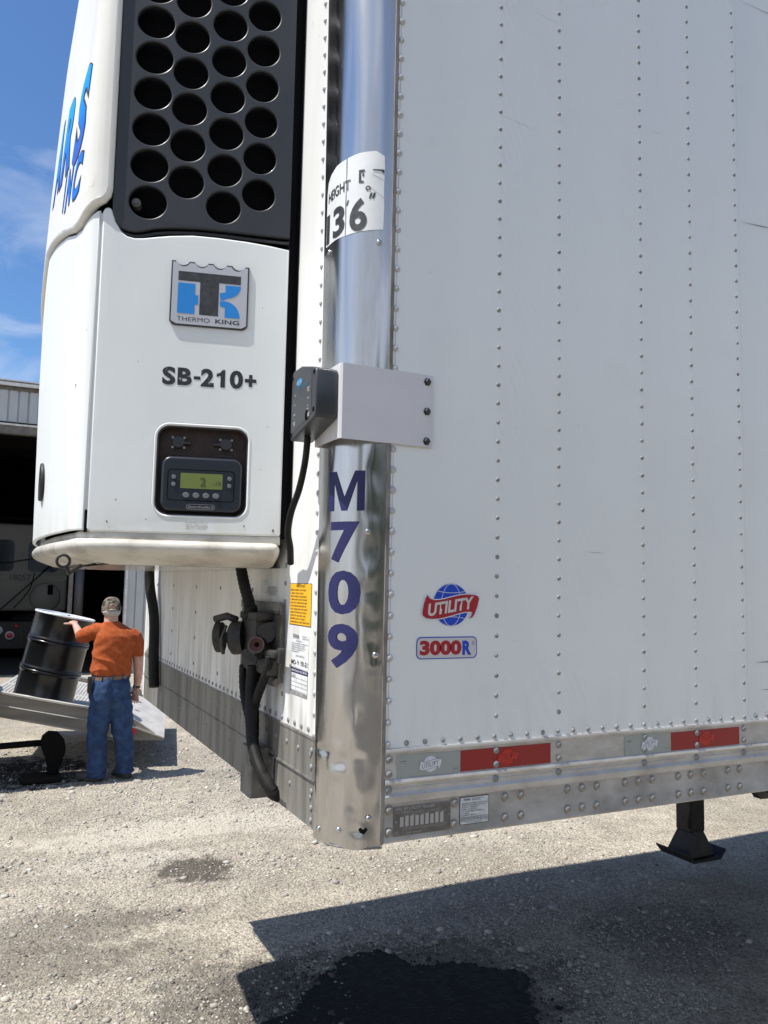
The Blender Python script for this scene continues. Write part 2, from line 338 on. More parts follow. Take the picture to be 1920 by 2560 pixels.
# ------------------------------------------------------------------ ground
def ground():
    bm = bmesh.new()
    xs = sorted(set([-60, -30, -12, -6]+list(np.arange(-3, 9, .25))+[9, 14, 25, 60]))
    ys = sorted(set([-60, -30, -12, -5]+list(np.arange(-1, 11, .25))+[11, 14, 20, 40, 90]))
    g = [[bm.verts.new((x, y, (noise.noise(Vector((x*.7, y*.7, 0)))*.018 if (-3 < x < 9 and -1 < y < 11) else 0))) for x in xs] for y in ys]
    for j in range(len(ys)-1):
        for i in range(len(xs)-1): bm.faces.new((g[j][i], g[j][i+1], g[j+1][i+1], g[j+1][i]))
    m = bpy.data.materials.new('gravel_ground'); m.use_nodes = True; nt = m.node_tree; N = nt.nodes; L = nt.links; b = N['Principled BSDF']
    b.inputs['Roughness'].default_value = .95; b.inputs['Specular IOR Level'].default_value = .2
    tc = N.new('ShaderNodeTexCoord')
    def nz(sc, det=8, ro=.6):
        n = N.new('ShaderNodeTexNoise'); n.inputs['Scale'].default_value = sc; n.inputs['Detail'].default_value = det; n.inputs['Roughness'].default_value = ro
        L.new(tc.outputs['Object'], n.inputs[0]); return n
    def rng(s, a, c, lo=0, hi=1):
        r = N.new('ShaderNodeMapRange'); r.inputs[1].default_value = a; r.inputs[2].default_value = c; r.inputs[3].default_value = lo; r.inputs[4].default_value = hi
        L.new(s, r.inputs[0]); return r.outputs[0]
    def mixc(f, a, c, typ='MIX'):
        x = N.new('ShaderNodeMixRGB'); x.blend_type = typ
        if f is None: x.inputs[0].default_value = 1
        elif isinstance(f, float): x.inputs[0].default_value = f
        else: L.new(f, x.inputs[0])
        for k, s in ((1, a), (2, c)):
            if isinstance(s, tuple): x.inputs[k].default_value = (*s, 1)
            else: L.new(s, x.inputs[k])
        return x.outputs[0]
    big = nz(.55, 5); mid = nz(4, 8); fine = nz(38, 6, .7); vfine = nz(160, 3, .7)
    vor = N.new('ShaderNodeTexVoronoi'); vor.inputs['Scale'].default_value = 95; L.new(tc.outputs['Object'], vor.inputs[0])
    vor2 = N.new('ShaderNodeTexVoronoi'); vor2.inputs['Scale'].default_value = 42; L.new(tc.outputs['Object'], vor2.inputs[0])
    c = mixc(rng(big.outputs[0], .38, .62), (.385, .345, .28), (.525, .472, .38))
    c = mixc(rng(mid.outputs[0], .42, .75), c, (.29, .255, .205))
    sep = N.new('ShaderNodeSeparateColor'); L.new(vor.outputs['Color'], sep.inputs[0])
    c = mixc(rng(sep.outputs[0], .0, 1, .6, 1.35), (0.0, 0.0, 0.0), c) if False else c
    mulv = N.new('ShaderNodeVectorMath'); mulv.operation = 'SCALE'; L.new(c, mulv.inputs[0]); L.new(rng(sep.outputs[0], 0, 1, .62, 1.30), mulv.inputs['Scale']); c = mulv.outputs[0]
    mulv = N.new('ShaderNodeVectorMath'); mulv.operation = 'SCALE'; L.new(c, mulv.inputs[0]); L.new(rng(fine.outputs[0], .3, .7, .72, 1.22), mulv.inputs['Scale']); c = mulv.outputs[0]
    # damp or oily stains, dust, and shade painted under the ramp: ellipses with ragged rims (cx, cy, rx, ry, strength)
    pos = N.new('ShaderNodeSeparateXYZ'); L.new(tc.outputs['Object'], pos.inputs[0])
    for cx, cy, rx, ry, st, cc in STAINS_AND_SHADE:
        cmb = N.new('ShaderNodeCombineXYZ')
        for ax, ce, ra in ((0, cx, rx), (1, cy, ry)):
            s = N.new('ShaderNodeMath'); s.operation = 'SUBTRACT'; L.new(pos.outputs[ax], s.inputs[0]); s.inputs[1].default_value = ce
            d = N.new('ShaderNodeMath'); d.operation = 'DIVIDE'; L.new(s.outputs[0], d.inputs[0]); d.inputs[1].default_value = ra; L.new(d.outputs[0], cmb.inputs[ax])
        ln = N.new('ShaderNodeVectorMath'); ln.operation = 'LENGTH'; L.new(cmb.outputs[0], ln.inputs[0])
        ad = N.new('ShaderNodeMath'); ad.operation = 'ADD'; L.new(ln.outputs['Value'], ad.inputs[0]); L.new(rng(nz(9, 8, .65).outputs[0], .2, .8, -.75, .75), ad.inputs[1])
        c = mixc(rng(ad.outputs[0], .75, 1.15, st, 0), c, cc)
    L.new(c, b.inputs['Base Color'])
    # bump
    h1 = N.new('ShaderNodeMath'); h1.operation = 'MULTIPLY'; L.new(vor.outputs['Distance'], h1.inputs[0]); h1.inputs[1].default_value = -.6
    h2 = N.new('ShaderNodeMath'); h2.operation = 'MULTIPLY_ADD'; L.new(vor2.outputs['Distance'], h2.inputs[0]); h2.inputs[1].default_value = -.9; L.new(h1.outputs[0], h2.inputs[2])
    h3 = N.new('ShaderNodeMath'); h3.operation = 'MULTIPLY_ADD'; L.new(fine.outputs[0], h3.inputs[0]); h3.inputs[1].default_value = 1.6; L.new(h2.outputs[0], h3.inputs[2])
    bu = N.new('ShaderNodeBump'); bu.inputs['Distance'].default_value = .011; L.new(h3.outputs[0], bu.inputs['Height']); L.new(bu.outputs[0], b.inputs['Normal'])
    o = obj('ground', bm, m, recalc=False); tag(o, kind='structure')
    return o
STAINS_AND_SHADE = [(.95, 1.6, .85, .66, .75, (.13, .115, .095)), (.42, 1.98, .26, .24, .6, (.12, .105, .085)), (-.5, 6.85, .80, .66, .97, (.022, .020, .018)), (.7, 4.55, 1.3, .30, .55, (.60, .555, .46)), (.1, 3.95, .55, .16, .45, (.62, .57, .48)), (2.6, 3.7, 1.2, .35, .3, (.58, .53, .44)), (.43, 3.62, .24, .26, .85, (.075, .062, .05)), (-.42, 3.0, .5, .28, .5, (.14, .118, .095)), (.05, 2.45, .30, .28, .35, (.15, .13, .105)),  # the near-black entry paints the deep shade under the ramp
          (-.50, 2.6, .45, .2, .55, (.15, .13, .105)), (.05, 3.0, .35, .12, .5, (.15, .13, .105)), (.25, 1.95, .45, .35, .55, (.12, .105, .09)), (2.6, 1.7, .5, .4, .35, (.12, .11, .1)), (1.5, 6.1, .5, .2, .35, (.15, .13, .11))]
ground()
def wet_patch():
    out = [(.66, 1.93), (.74, 2.02), (.80, 2.08), (.90, 2.11), (1.0, 2.10), (1.08, 2.03), (1.09, 1.93), (1.16, 1.88), (1.27, 1.85), (1.38, 1.79), (1.46, 1.72), (1.56, 1.65), (1.58, 1.56), (1.48, 1.43), (1.40, 1.30), (1.3, 1.1), (1.0, .9), (.6, .9), (.2, 1.2), (.12, 1.45), (.20, 1.62), (.33, 1.70), (.44, 1.73), (.50, 1.80), (.58, 1.86)]
    P = [Vector((x, y, 0)) for x, y in out]; P.append(P[0]); S = spline_pts(P, 22)[:-1]
    Q = []
    for p in S:
        n = noise.noise(p*9)*.04+noise.noise(p*28)*.035+noise.noise(p*70)*.025
        d = (p-Vector((.9, 1.45, 0))).normalized(); Q.append((p.x+d.x*n, p.y+d.y*n))
    bm = shape2d([Q])
    bmesh.ops.triangulate(bm, faces=bm.faces)
    # follow the ground's gentle undulation
    g = list(bm.edges)+list(bm.faces)+list(bm.verts)
    for k in range(12):
        bmesh.ops.bisect_plane(bm, geom=list(bm.verts)+list(bm.edges)+list(bm.faces), plane_co=(.25*k-.25+.0, 0, 0), plane_no=(1, 0, 0))
        bmesh.ops.bisect_plane(bm, geom=list(bm.verts)+list(bm.edges)+list(bm.faces), plane_co=(0, .25*k, 0), plane_no=(0, 1, 0))
    for v in bm.verts: v.co.z = noise.noise(Vector((v.co.x*.7, v.co.y*.7, 0)))*.018+.005
    m = mat('wet_soil', (.012, .0105, .009), .6, col2=(.024, .021, .018), vscale=25, bump=.006, bscale=70, spec=.12, rvar=.3)
    o = obj('wet_patch', bm, m, recalc=False); tag(o, kind='structure')
wet_patch()
def gz(x, y): return noise.noise(Vector((x*.7, y*.7, 0)))*.018 if (-3 < x < 9 and -1 < y < 11) else 0
def inpoly(x, y):
    return ((x-.98)/.60)**2+((y-1.5)/.55)**2 < 1
def stones():
    rng = np.random.default_rng(3)
    ico = bmesh.new(); bmesh.ops.create_icosphere(ico, subdivisions=1, radius=1); ico.verts.ensure_lookup_table()
    V = np.array([v.co[:] for v in ico.verts]); Fc = np.array([[v.index for v in f.verts] for f in ico.faces]); ico.free()
    n = 90000
    y = 1.0+rng.power(1.0, n)**1.5*7.2; x = rng.uniform(-1.3, 4.6, n)*(.55+.07*y)+.1*(y-2)
    keep = (x > -.9-.02*y) & (x < .3+y*1.9)
    x, y = x[keep], y[keep]; n = len(x)
    # patchy
    dens = np.array([noise.noise(Vector((a*1.3, b*1.3, 3))) for a, b in zip(x, y)])
    keep = dens+rng.uniform(-.45, .45, n) > -.12
    x, y = x[keep], y[keep]; n = len(x)
    s = .0028+rng.gamma(1.5, .0017, n)+(rng.random(n) < .010)*rng.uniform(.005, .018, n); s *= (.75+.1*y)
    col = rng.normal(.37, .085, n).clip(.13, .62); wet = np.array([inpoly(a, b) for a, b in zip(x, y)])
    pick = wet & ((x > .75) | (rng.random(n) < .35)) & (rng.random(n) < .8)
    keep = ~(pick & (rng.random(n) < .75)); x, y, s, col, wet = x[keep], y[keep], s[keep], col[keep], wet[keep]; n = len(x)
    col = np.where(wet & ((x > .8) | (rng.random(n) < .6)), rng.uniform(.015, .05, n), np.where(wet, col*.6, col))
    for cx, cy, rx, ry, st, cc in STAINS_AND_SHADE:
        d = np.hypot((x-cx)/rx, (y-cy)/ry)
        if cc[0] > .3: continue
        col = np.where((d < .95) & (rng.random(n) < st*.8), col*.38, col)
    z = np.array([gz(a, b) for a, b in zip(x, y)])
    sc = s[:, None]*rng.uniform(.6, 1.25, (n, 3))*np.array([1.1, 1.1, .75]); an = rng.uniform(0, 2*PI, n)
    P = V[None]*sc[:, None]*rng.uniform(.62, 1.2, (n, len(V), 1))
    ca, sa = np.cos(an)[:, None], np.sin(an)[:, None]
    X = P[..., 0]*ca-P[..., 1]*sa+x[:, None]; Y = P[..., 0]*sa+P[..., 1]*ca+y[:, None]; Z = P[..., 2]+z[:, None]+.15*sc[:, 2:3]
    co = np.stack([X, Y, Z], -1).reshape(-1, 3); F = (Fc[None]+(np.arange(n)*len(V))[:, None, None]).reshape(-1, 3)
    me = bpy.data.meshes.new('gravel_stones'); me.vertices.add(len(co)); me.vertices.foreach_set('co', co.ravel())
    me.loops.add(F.size); me.loops.foreach_set('vertex_index', F.ravel().astype(np.int32))
    me.polygons.add(len(F)); me.polygons.foreach_set('loop_start', np.arange(0, F.size, 3, dtype=np.int32)); me.polygons.foreach_set('loop_total', np.full(len(F), 3, dtype=np.int32))
    at = me.color_attributes.new('stone', 'FLOAT_COLOR', 'POINT')
    tint = np.array([1.0, .935, .82])[None]*(1+rng.uniform(-.04, .04, (n, 3)))
    cc = np.repeat(np.concatenate([col[:, None]*tint, np.ones((n, 1))], 1), len(V), 0); at.data.foreach_set('color', cc.ravel().astype(np.float32))
    me.update(); me.validate()
    m = bpy.data.materials.new('stone'); m.use_nodes = True; N = m.node_tree.nodes; a = N.new('ShaderNodeAttribute'); a.attribute_name = 'stone'
    m.node_tree.links.new(a.outputs['Color'], N['Principled BSDF'].inputs['Base Color']); N['Principled BSDF'].inputs['Roughness'].default_value = .85
    me.materials.append(m)
    o = bpy.data.objects.new('gravel', me); COL.objects.link(o); tag(o, 'loose grey gravel scattered over the dusty yard', kind='stuff')
stones()

# ------------------------------------------------------------------ semi trailer
TX1, TY1, TZ1 = 9.0, 2.70, 4.05
ZP = 1.487                         # lower edge of the white side panels
trailer = empty('semi_trailer', (0, 0, 0), 'white refrigerated semi trailer with a polished steel corner, seen from its front corner', 'semi trailer')
T = trailer
RV = []
def rivet(c, n, r, h, kind): RV.append((Vector(c), Vector(n).normalized(), r, h, kind))
def build_rivets():
    cam = Vector((-.8821, -1.7453, 1.88))
    RV.sort(key=lambda q: (q[0]-cam).length/q[2])
    protos = {}
    for k, m in (('w', rivet_w), ('d', rivet_m)):
        b = bmesh.new(); dome(b, (0, 0, 0), (0, 0, 1), 1, .56, 10); me = bpy.data.meshes.new('rivet'); bmesh.ops.recalc_face_normals(b, faces=b.faces); b.to_mesh(me); b.free(); me.polygons.foreach_set('use_smooth', [True]*len(me.polygons)); me.materials.append(m); protos[k] = me
    for c, n, r, h, k in RV[:100]:
        o = bpy.data.objects.new('rivet', protos[k]); COL.objects.link(o); o.parent = trailer
        M = n.to_track_quat('Z', 'Y').to_matrix().to_4x4(); M.translation = c; o.matrix_local = M @ Matrix.Diagonal((r, r, r, 1))
    b = bmesh.new()
    for c, n, r, h, k in RV[100:]:
        nf = len(b.faces); dome(b, c, n, r, h, 8); b.faces.ensure_lookup_table()
        for f in b.faces[nf:]: f.material_index = 0 if k == 'd' else 1
    o = obj('rivets', b, rivet_m, trailer); o.data.materials.append(rivet_w); o.data.polygons.foreach_set('use_smooth', [True]*len(o.data.polygons)); o['kind'] = 'stuff'
def trailer_body():
    # side panels: panel 1 from the pillar to the seam at 1.237, the next one beyond it
    bm = bmesh.new(); box(bm, -.008, 1.2355, 0, .03, ZP, TZ1)
    side = obj('side_panel', bm, side_white, T)
    bm = bmesh.new(); box(bm, 1.2375, TX1, .0015, .03, ZP, TZ1)
    side2 = obj('side_panel', bm, side_white, T)
    sl = bmesh.new(); box(sl, 1.2356, 1.2374, .001, .004, ZP, TZ1); obj('panel_seam', sl, seam_line, side)
    # scratches: thin scored lines
    sc = bmesh.new()
    for x0, z0, x1, z1, w in [(1.225, 3.074, 1.46, 3.090, .0016), (1.245, 3.846, 1.55, 3.856, .0012), (1.27, 1.66, 1.40, 1.662, .0022), (1.29, 1.575, 1.40, 1.577, .0014), (.42, 3.51, .52, 3.50, .0004), (.30, 3.17, .45, 3.155, .0003), (.60, 1.98, .68, 1.978, .0005), (.86, 3.28, .90, 3.275, .0004)]:
        d = Vector((x1-x0, z1-z0)).normalized(); nx, nz_ = -d.y*w, d.x*w
        v = [sc.verts.new((a, -.0007, b)) for a, b in [(x0, z0), ((x0+x1)/2, (z0+z1)/2-w*.8), (x1, z1), ((x0+x1)/2+nx, (z0+z1)/2+nz_)]]
        sc.faces.new(v); obj('scratch', sc, seam_dirt, side, recalc=False); sc = bmesh.new()
    rnd = random.Random(4)
    def col(xf, zs, parent, name='rivet_row', m=rivet_m, r=.0060, h=.0032, hexed=False):
        for z in zs: rivet((xf+rnd.uniform(-.0006, .0006), 0, z+rnd.uniform(-.0006, .0006)), (rnd.uniform(-.08, .08), -1, rnd.uniform(-.08, .08)), r*rnd.uniform(.9, 1.1), h, 'w' if m is rivet_w else 'd')
    zt = [1.498+.0509*j for j in range(1, 50)]
    col(-.002, [1.498+.0510*j for j in range(0, 50)], side, r=.0088, h=.0048, m=rivet_w)
    b = bmesh.new(); box(b, -.0030, -.0012, -.0004, .001, ZP, TZ1); obj('rivet_streak', b, seam_line, side)
    for xf in (.307, .508, .812, 1.015, 1.2185): col(xf, zt, side)
    for xf in (1.52, 1.73, 2.03, 2.23): col(xf, zt, side2)
    for i in range(1, 42): rivet((.0502*i-.002+.0006*i, 0, 1.498+rnd.uniform(-.0006, .0006)), (rnd.uniform(-.1, .1), -1, rnd.uniform(-.1, .1)), .0064*rnd.uniform(.9, 1.1), .0044, 'd')
    # dark seam between pillar and side panel, and pillar and rail
    b = bmesh.new(); box(b, -.0105, -.0086, -.0008, .02, 1.272, TZ1); obj('corner_seam', b, seam_dirt, side)
    b = bmesh.new(); box(b, -.0205, -.0108, -.0042, .02, 1.268, TZ1, .0008); obj('corner_trim', b, mat('trim_strip', (.30, .275, .25), .6, .2, col2=(.15, .13, .11), vscale=18, stretch=(1, 1, .5), vmin=.42, vmax=.68), side)
    # rail: extruded aluminium section, drawn as (outwards, z)
    prof = [(-.02, ZP), (.004, ZP), (.0055, 1.483), (.0055, 1.478), (.0015, 1.474), (.0015, 1.4175), (.005, 1.414), (.0065, 1.408), (.0055, 1.404), (.001, 1.401), (.001, 1.396), (.0025, 1.394), (.001, 1.392), (.001, 1.385), (.0035, 1.380), (.0060, 1.3765), (.0060, 1.370), (.0045, 1.365), (.0045, 1.3605), (-.02, 1.3605)]
    b = bmesh.new(); A = []
    for x in (-.009, TX1): A.append([b.verts.new((x, -o_, z)) for o_, z in prof])
    n = len(prof)
    for i in range(n): b.faces.new((A[0][i], A[0][(i+1) % n], A[1][(i+1) % n], A[1][i]))
    b.faces.new(A[0]); b.faces.new(A[1][::-1]); rail = smooth_by(obj('upper_rail', b, alu_rail, T), 25)
    prof = [(-.02, 1.360), (.0, 1.360), (.0, 1.279), (.002, 1.274), (.001, 1.269), (-.004, 1.267), (-.06, 1.267), (-.06, 1.272), (-.02, 1.272)]
    b = bmesh.new(); A = []
    for x in (-.009, TX1): A.append([b.verts.new((x, -o_, z)) for o_, z in prof])
    n = len(prof)
    for i in range(n): b.faces.new((A[0][i], A[0][(i+1) % n], A[1][(i+1) % n], A[1][i]))
    b.faces.new(A[0]); b.faces.new(A[1][::-1]); low = smooth_by(obj('lower_rail', b, alu_low, T), 25)
    # bolts: one mesh, many copies
    b = bmesh.new()
    lathe(b, [(.0125, -.001), (.0120, .001), (.0092, .0015), (.0088, .004), (.0072, .0058), (.004, .0068), (.0004, .007)], 16, Matrix.Rotation(PI/2, 4, 'X'))
    bolt0 = smooth_by(obj('bolt', b, bolt_m, low), 40)
    b = bmesh.new(); lathe(b, [(.0095, -.001), (.009, .0015), (.0078, .0035), (.0055, .0048), (.0025, .0054), (.0003, .0055)], 14, Matrix.Rotation(PI/2, 4, 'X'))
    sb0 = smooth_by(obj('bolt', b, rivet_m, rail), 40)
    def cp(o, loc, par):
        c = o.copy(); COL.objects.link(c); c.parent = par; c.location = loc; return c
    xs = [.005, .1845, .336, .386, .537, .5865, .637, .7375, .7875, .838, .9385, .988, 1.0395, 1.141, 1.191, 1.34, 1.39, 1.44, 1.54, 1.59, 1.64]
    first = True
    for x in xs:
        for z in (1.3445, 1.2935):
            if first: bolt0.location = (x, 0, z); first = False
            else: cp(bolt0, (x, 0, z), low)
    first = True
    for x in (.002, .307, .507, .81, 1.013, 1.211, 1.52, 1.73):
        for z, o_ in ((1.463, .0035), (1.4285, .0035), (1.3925, .0032)):
            if first: sb0.location = (x, -o_+.002, z); first = False
            else: cp(sb0, (x, -o_+.002, z), rail)
    # far side, roof, floor, under structure
    b = bmesh.new(); box(b, -.11, TX1, TY1-.12, TY1, 1.27, TZ1); box(b, -.11, TX1, .03, TY1-.12, 3.95, TZ1); obj('roof_and_far_wall', b, front_white, T)
    b = bmesh.new(); box(b, -.10, TX1, .04, TY1-.13, 1.30, 1.40); box(b, TX1-.1, TX1, .03, TY1-.12, 1.40, 3.95)
    for i in range(24): box(b, .35+i*.36, .40+i*.36, .05, TY1-.13, 1.285, 1.30)
    obj('underframe', b, steel_black, T)
trailer_body()
def front_wall():
    b = bmesh.new(); box(b, FX, FX+.03, .146, 2.552, 1.492, TZ1)
    w = obj('front_wall', b, front_white, T)
    b = bmesh.new()
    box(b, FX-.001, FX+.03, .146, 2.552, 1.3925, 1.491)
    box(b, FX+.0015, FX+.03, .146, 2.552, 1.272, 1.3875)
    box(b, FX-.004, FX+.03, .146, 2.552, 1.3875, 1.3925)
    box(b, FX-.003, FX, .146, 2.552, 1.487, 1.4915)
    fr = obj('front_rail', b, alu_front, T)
    b = bmesh.new(); box(b, FX-.0025, FX-.0002, .157, 2.46, 1.4917, 1.495); obj('front_seam', b, seam_dirt, w)
    rnd = random.Random(9)
    for j in range(50): rivet((FX, .170+(.051*j-.2)*.029, 1.50+.051*j), (-1, 0, 0), .0075, .0055, 'w')
    for j in range(9): rivet((FX, .408, 1.57+.051*j), (-1, 0, 0), .0072, .004, 'd')
    for j in range(44): rivet((FX, .20+.051*j, 1.508), (-1, 0, 0), .0075, .004, 'd')
    for yy in (.72, 1.11, 1.48, 1.92, 2.3):
        for j in range(6): rivet((FX, yy, 1.55+.101*j), (-1, 0, 0), .0075, .003, 'd')
    for j in range(12):
        for z in (1.345, 1.45): rivet((FX-.001 if z > 1.4 else FX+.0015, .178+.09*j*(1 if z > 1.4 else 1.7), z), (-1, 0, 0), .007, .0035, 'd')
    for z in (1.29, 1.32, 1.36, 1.42, 1.46): rivet((FX-.001 if z > 1.39 else FX+.0015, .172, z), (-1, 0, 0), .008, .004, 'd')
    # far rounded corner, in the sun
    b = bmesh.new(); P = []
    for k in range(9):
        t = k/8*PI/2; P.append((FX+.15-.15*math.cos(t), TY1-.15+.15*math.sin(t)))
    lo = [b.verts.new((x, y, 1.272)) for x, y in P]; hi = [b.verts.new((x, y, 4.05)) for x, y in P]
    for k in range(8): b.faces.new((lo[k], lo[k+1], hi[k+1], hi[k]))
    obj('far_corner', b, torn, T, smooth=True)
    b = bmesh.new(); P2 = [(FX-.004+.154-.154*math.cos(k/8*PI/2), TY1-.15+.154*math.sin(k/8*PI/2)) for k in range(9)]
    lo = [b.verts.new((x, y, 1.385)) for x, y in P2]; hi = [b.verts.new((x, y, 1.395)) for x, y in P2]
    for k in range(8): b.faces.new((lo[k], lo[k+1], hi[k+1], hi[k]))
    obj('corner_trim', b, torn, T, smooth=True)
    # torn plastic guard hanging off the far corner
    b = bmesh.new()
    rows = [(1.795, -.135, -.10), (1.775, -.137, -.09), (1.74, -.132, -.098), (1.70, -.130, -.092), (1.62, -.130, -.088), (1.55, -.134, -.086), (1.52, -.150, -.088), (1.505, -.156, -.094), (1.49, -.152, -.10)]
    A = []
    for i, (z, x0, x1) in enumerate(rows):
        A.append([b.verts.new((x0+(x1-x0)*t+.004*math.sin(9*z+5*t), 2.44+.08*t, z+.012*math.sin(7*t+i)*(1 if i < 2 else .1))) for t in (0, .25, .5, .75, 1)])
    for a, c in zip(A, A[1:]):
        for k in range(4): b.faces.new((a[k], a[k+1], c[k+1], c[k]))
    bmesh.ops.solidify(b, geom=list(b.faces), thickness=.005)
    o = obj('corner_guard', b, torn, T); o['label'] = 'torn pale plastic guard at the far front corner'
    # long black rubber hose down the far side of the front
    b = bmesh.new(); tube(b, spline_pts([(FX-.05, 2.27, 2.02), (FX-.045, 2.27, 1.86), (FX-.03, 2.20, 1.70), (FX-.03, 2.16, 1.5), (FX-.03, 2.12, 1.38)], 5), .024, 8)
    obj('drain_hose', b, rubber, T, smooth=True)
    return w
fw = front_wall()
build_rivets()
def pillar():
    rnd = random.Random(5)
    dents = [(.035, 2.30, .016, .040, -.005), (.040, 2.05, .016, .022, -.005), (.040, 1.96, .020, .03, -.006), (.046, 1.90, .010, .02, .003), (.040, 1.80, .016, .02, -.004), (.035, 1.74, .010, .015, -.004), (.045, 1.86, .018, .014, -.004), (.03, 2.13, .012, .05, -.004), (.03, 1.68, .010, .012, .003),
             (.165, 1.475, .018, .008, -.009), (.10, 1.46, .012, .014, -.006), (.075, 1.53, .008, .03, .004), (.055, 1.45, .016, .02, -.005), (.11, 1.56, .02, .03, .004), (.05, 1.40, .02, .02, .004), (.13, 1.38, .010, .05, .004), (.15, 1.36, .012, .06, -.004), (.07, 1.35, .02, .02, -.006), (.045, 1.32, .012, .012, -.006), (.10, 1.33, .012, .02, .004), (.06, 1.60, .012, .05, -.004), (.10, 1.64, .008, .05, .003), (.14, 1.56, .01, .06, -.003), (.06, 1.30, .012, .008, -.007), (.19, 1.40, .012, .07, .003), (.12, 1.43, .016, .012, .005)]
    for k in range(26): dents.append((rnd.uniform(.03, .16), rnd.uniform(1.29, 1.62), rnd.uniform(.006, .018), rnd.uniform(.008, .035), rnd.choice([-1, 1])*rnd.uniform(.0012, .003)))
    for k in range(24): dents.append((rnd.uniform(.02, .05), rnd.uniform(1.6, 2.35), rnd.uniform(.005, .012), rnd.uniform(.01, .03), rnd.choice([-1, 1])*rnd.uniform(.0008, .0022)))
    for k in range(14): dents.append((rnd.uniform(.06, .18), rnd.uniform(1.62, 2.7), rnd.uniform(.006, .02), rnd.uniform(.03, .12), rnd.choice([-1, 1])*rnd.uniform(.0004, .001)))
    dn = np.array(dents); na, nz_ = 46, 620
    amax = .2405
    AM = lambda z: .2115+(z-1.377)*.0237
    zs = np.concatenate([np.linspace(1.262, 2.5, 470), np.linspace(2.505, TZ1, 150)])
    uu = np.linspace(0, 1, na); AA = uu[None]*np.array([AM(z) for z in zs])[:, None]; ZZ = np.repeat(zs[:, None], na, 1)
    D = np.zeros_like(AA)
    for a, z, sa, sz, h in dents: D += .42*h*np.exp(-((AA-a)/(sa*1.35))**2-((ZZ-z)/(sz*1.35))**2)
    edge = np.clip(np.minimum(AA, AA[:, -1:]-AA)/.012, 0, 1); low = np.clip((1.66-ZZ)/.25, 0, 1)
    W = np.array([[noise.noise(Vector((a*26, z*3.2, 1)))*.0006+noise.noise(Vector((a*40, z*6, 5)))*(.00012+.0013*l)+noise.noise(Vector((a*30+z*3, z*16, 9)))*.0022*l*l+abs(noise.noise(Vector((a*22, z*5, 19))))*.0022*l for a, l in zip(ra, rl)] for (ra, z, rl) in ((AA[j], zs[j], low[j]) for j in range(len(zs)))])
    D = (D+W)*edge
    bm = bmesh.new(); g = []
    for j in range(len(zs)):
        g.append([bm.verts.new(on_pillar(-AA[j, i], zs[j] if j else zs[j]+.004*math.sin(i*.3), D[j, i])) for i in range(na)])
    for j in range(len(zs)-1):
        for i in range(na-1): bm.faces.new((g[j][i], g[j][i+1], g[j+1][i+1], g[j+1][i]))
    p = obj('corner_pillar', bm, chrome, T, smooth=True)
    b = bmesh.new(); pts = [on_pillar(-a, 1.262, -.004) for a in np.linspace(0, .2115, 24)]
    tube(b, pts, .004, 6); obj('lower_edge', b, seam_dirt, p)
    b = bmesh.new(); 
    P = [on_pillar(-a, 0, -.006) for a in np.linspace(0, .2, 20)]
    f0 = [b.verts.new((q.x, q.y, 1.268)) for q in P]+[b.verts.new((.0, .15, 1.268))]
    f1 = [b.verts.new((q.x, q.y, TZ1)) for q in P]+[b.verts.new((.0, .15, TZ1))]
    b.faces.new(f0); b.faces.new(f1[::-1])
    for i in range(len(f0)): b.faces.new((f0[i], f0[(i+1) % len(f0)], f1[(i+1) % len(f0)], f1[i]))
    obj('post_core', b, black_gap, p)
    b = bmesh.new(); 
    v = [b.verts.new((x, PCY+AM(z)-PR*PI/2+d, z)) for z in (1.265, TZ1) for x, d in ((FX-.0022, -.0006), (FX-.0022, .0016), (FX+.004, .0016), (FX+.004, -.0006))]
    for i in range(4): b.faces.new((v[i], v[(i+1) % 4], v[4+(i+1) % 4], v[4+i]))
    obj('pillar_seam', b, seam_dirt, p)
    for a, z in [(.039, 2.731), (.207, 2.739), (.027, 1.71), (.052, 2.005), (.035, 1.33), (.106, 1.299), (.176, 1.287)]:
        c = on_pillar(-a, z, .0005); n = (on_pillar(-a, z, .01)-c).normalized(); b = bmesh.new(); dome(b, c, n, .0078, .0045, 12); smooth_by(obj('screw', b, chrome, p), 50)
    b = bmesh.new(); c = on_pillar(-.048, 1.300, .0012)
    t = shape2d([[(-.058, 1.305), (-.052, 1.309), (-.047, 1.304), (-.040, 1.310), (-.036, 1.305), (-.045, 1.294), (-.054, 1.298)]]); put(t, on_pillar, .0006); obj('tear', t, black_gap, p, recalc=False)
    # number down the pillar
    for ch, a, w, z, h in (('M', .1115, .103, 2.1055, .098), ('7', .1125, .083, 1.980, .100), ('0', .1105, .092, 1.8575, .106), ('9', .1105, .086, 1.729, .106)):
        t = text2d(ch, -a, z, w, h, bold=.034) if ch != 'M' else shape2d([[(-a+(u-.5)*w, z+(v-.5)*h) for u, v in ((0, 0), (0, 1), (.24, 1), (.50, .34), (.76, 1), (1, 1), (1, 0), (.82, 0), (.82, .76), (.575, .0), (.425, .0), (.18, .76), (.18, 0))]]); cutx(t, .006, -.19, -.02); obj('number_letter', put(t, on_pillar, .0016), navy, p, recalc=False)
    # height label, torn in two along a vertical line
    def jag(pts, k):
        return pts
    L1 = [(-.228, 2.76), (-.130, 2.757), (-.1295, 2.80), (-.131, 2.84), (-.1295, 2.90), (-.1305, 2.961), (-.17, 2.958), (-.205, 2.950), (-.222, 2.935), (-.2275, 2.905)]
    L2 = [(-.1275, 2.757), (-.090, 2.760), (-.030, 2.765), (-.0285, 2.82), (-.030, 2.87), (-.0285, 2.93), (-.030, 2.958), (-.05, 2.970), (-.09, 2.968), (-.127, 2.962), (-.1265, 2.92), (-.128, 2.88), (-.1265, 2.82)]
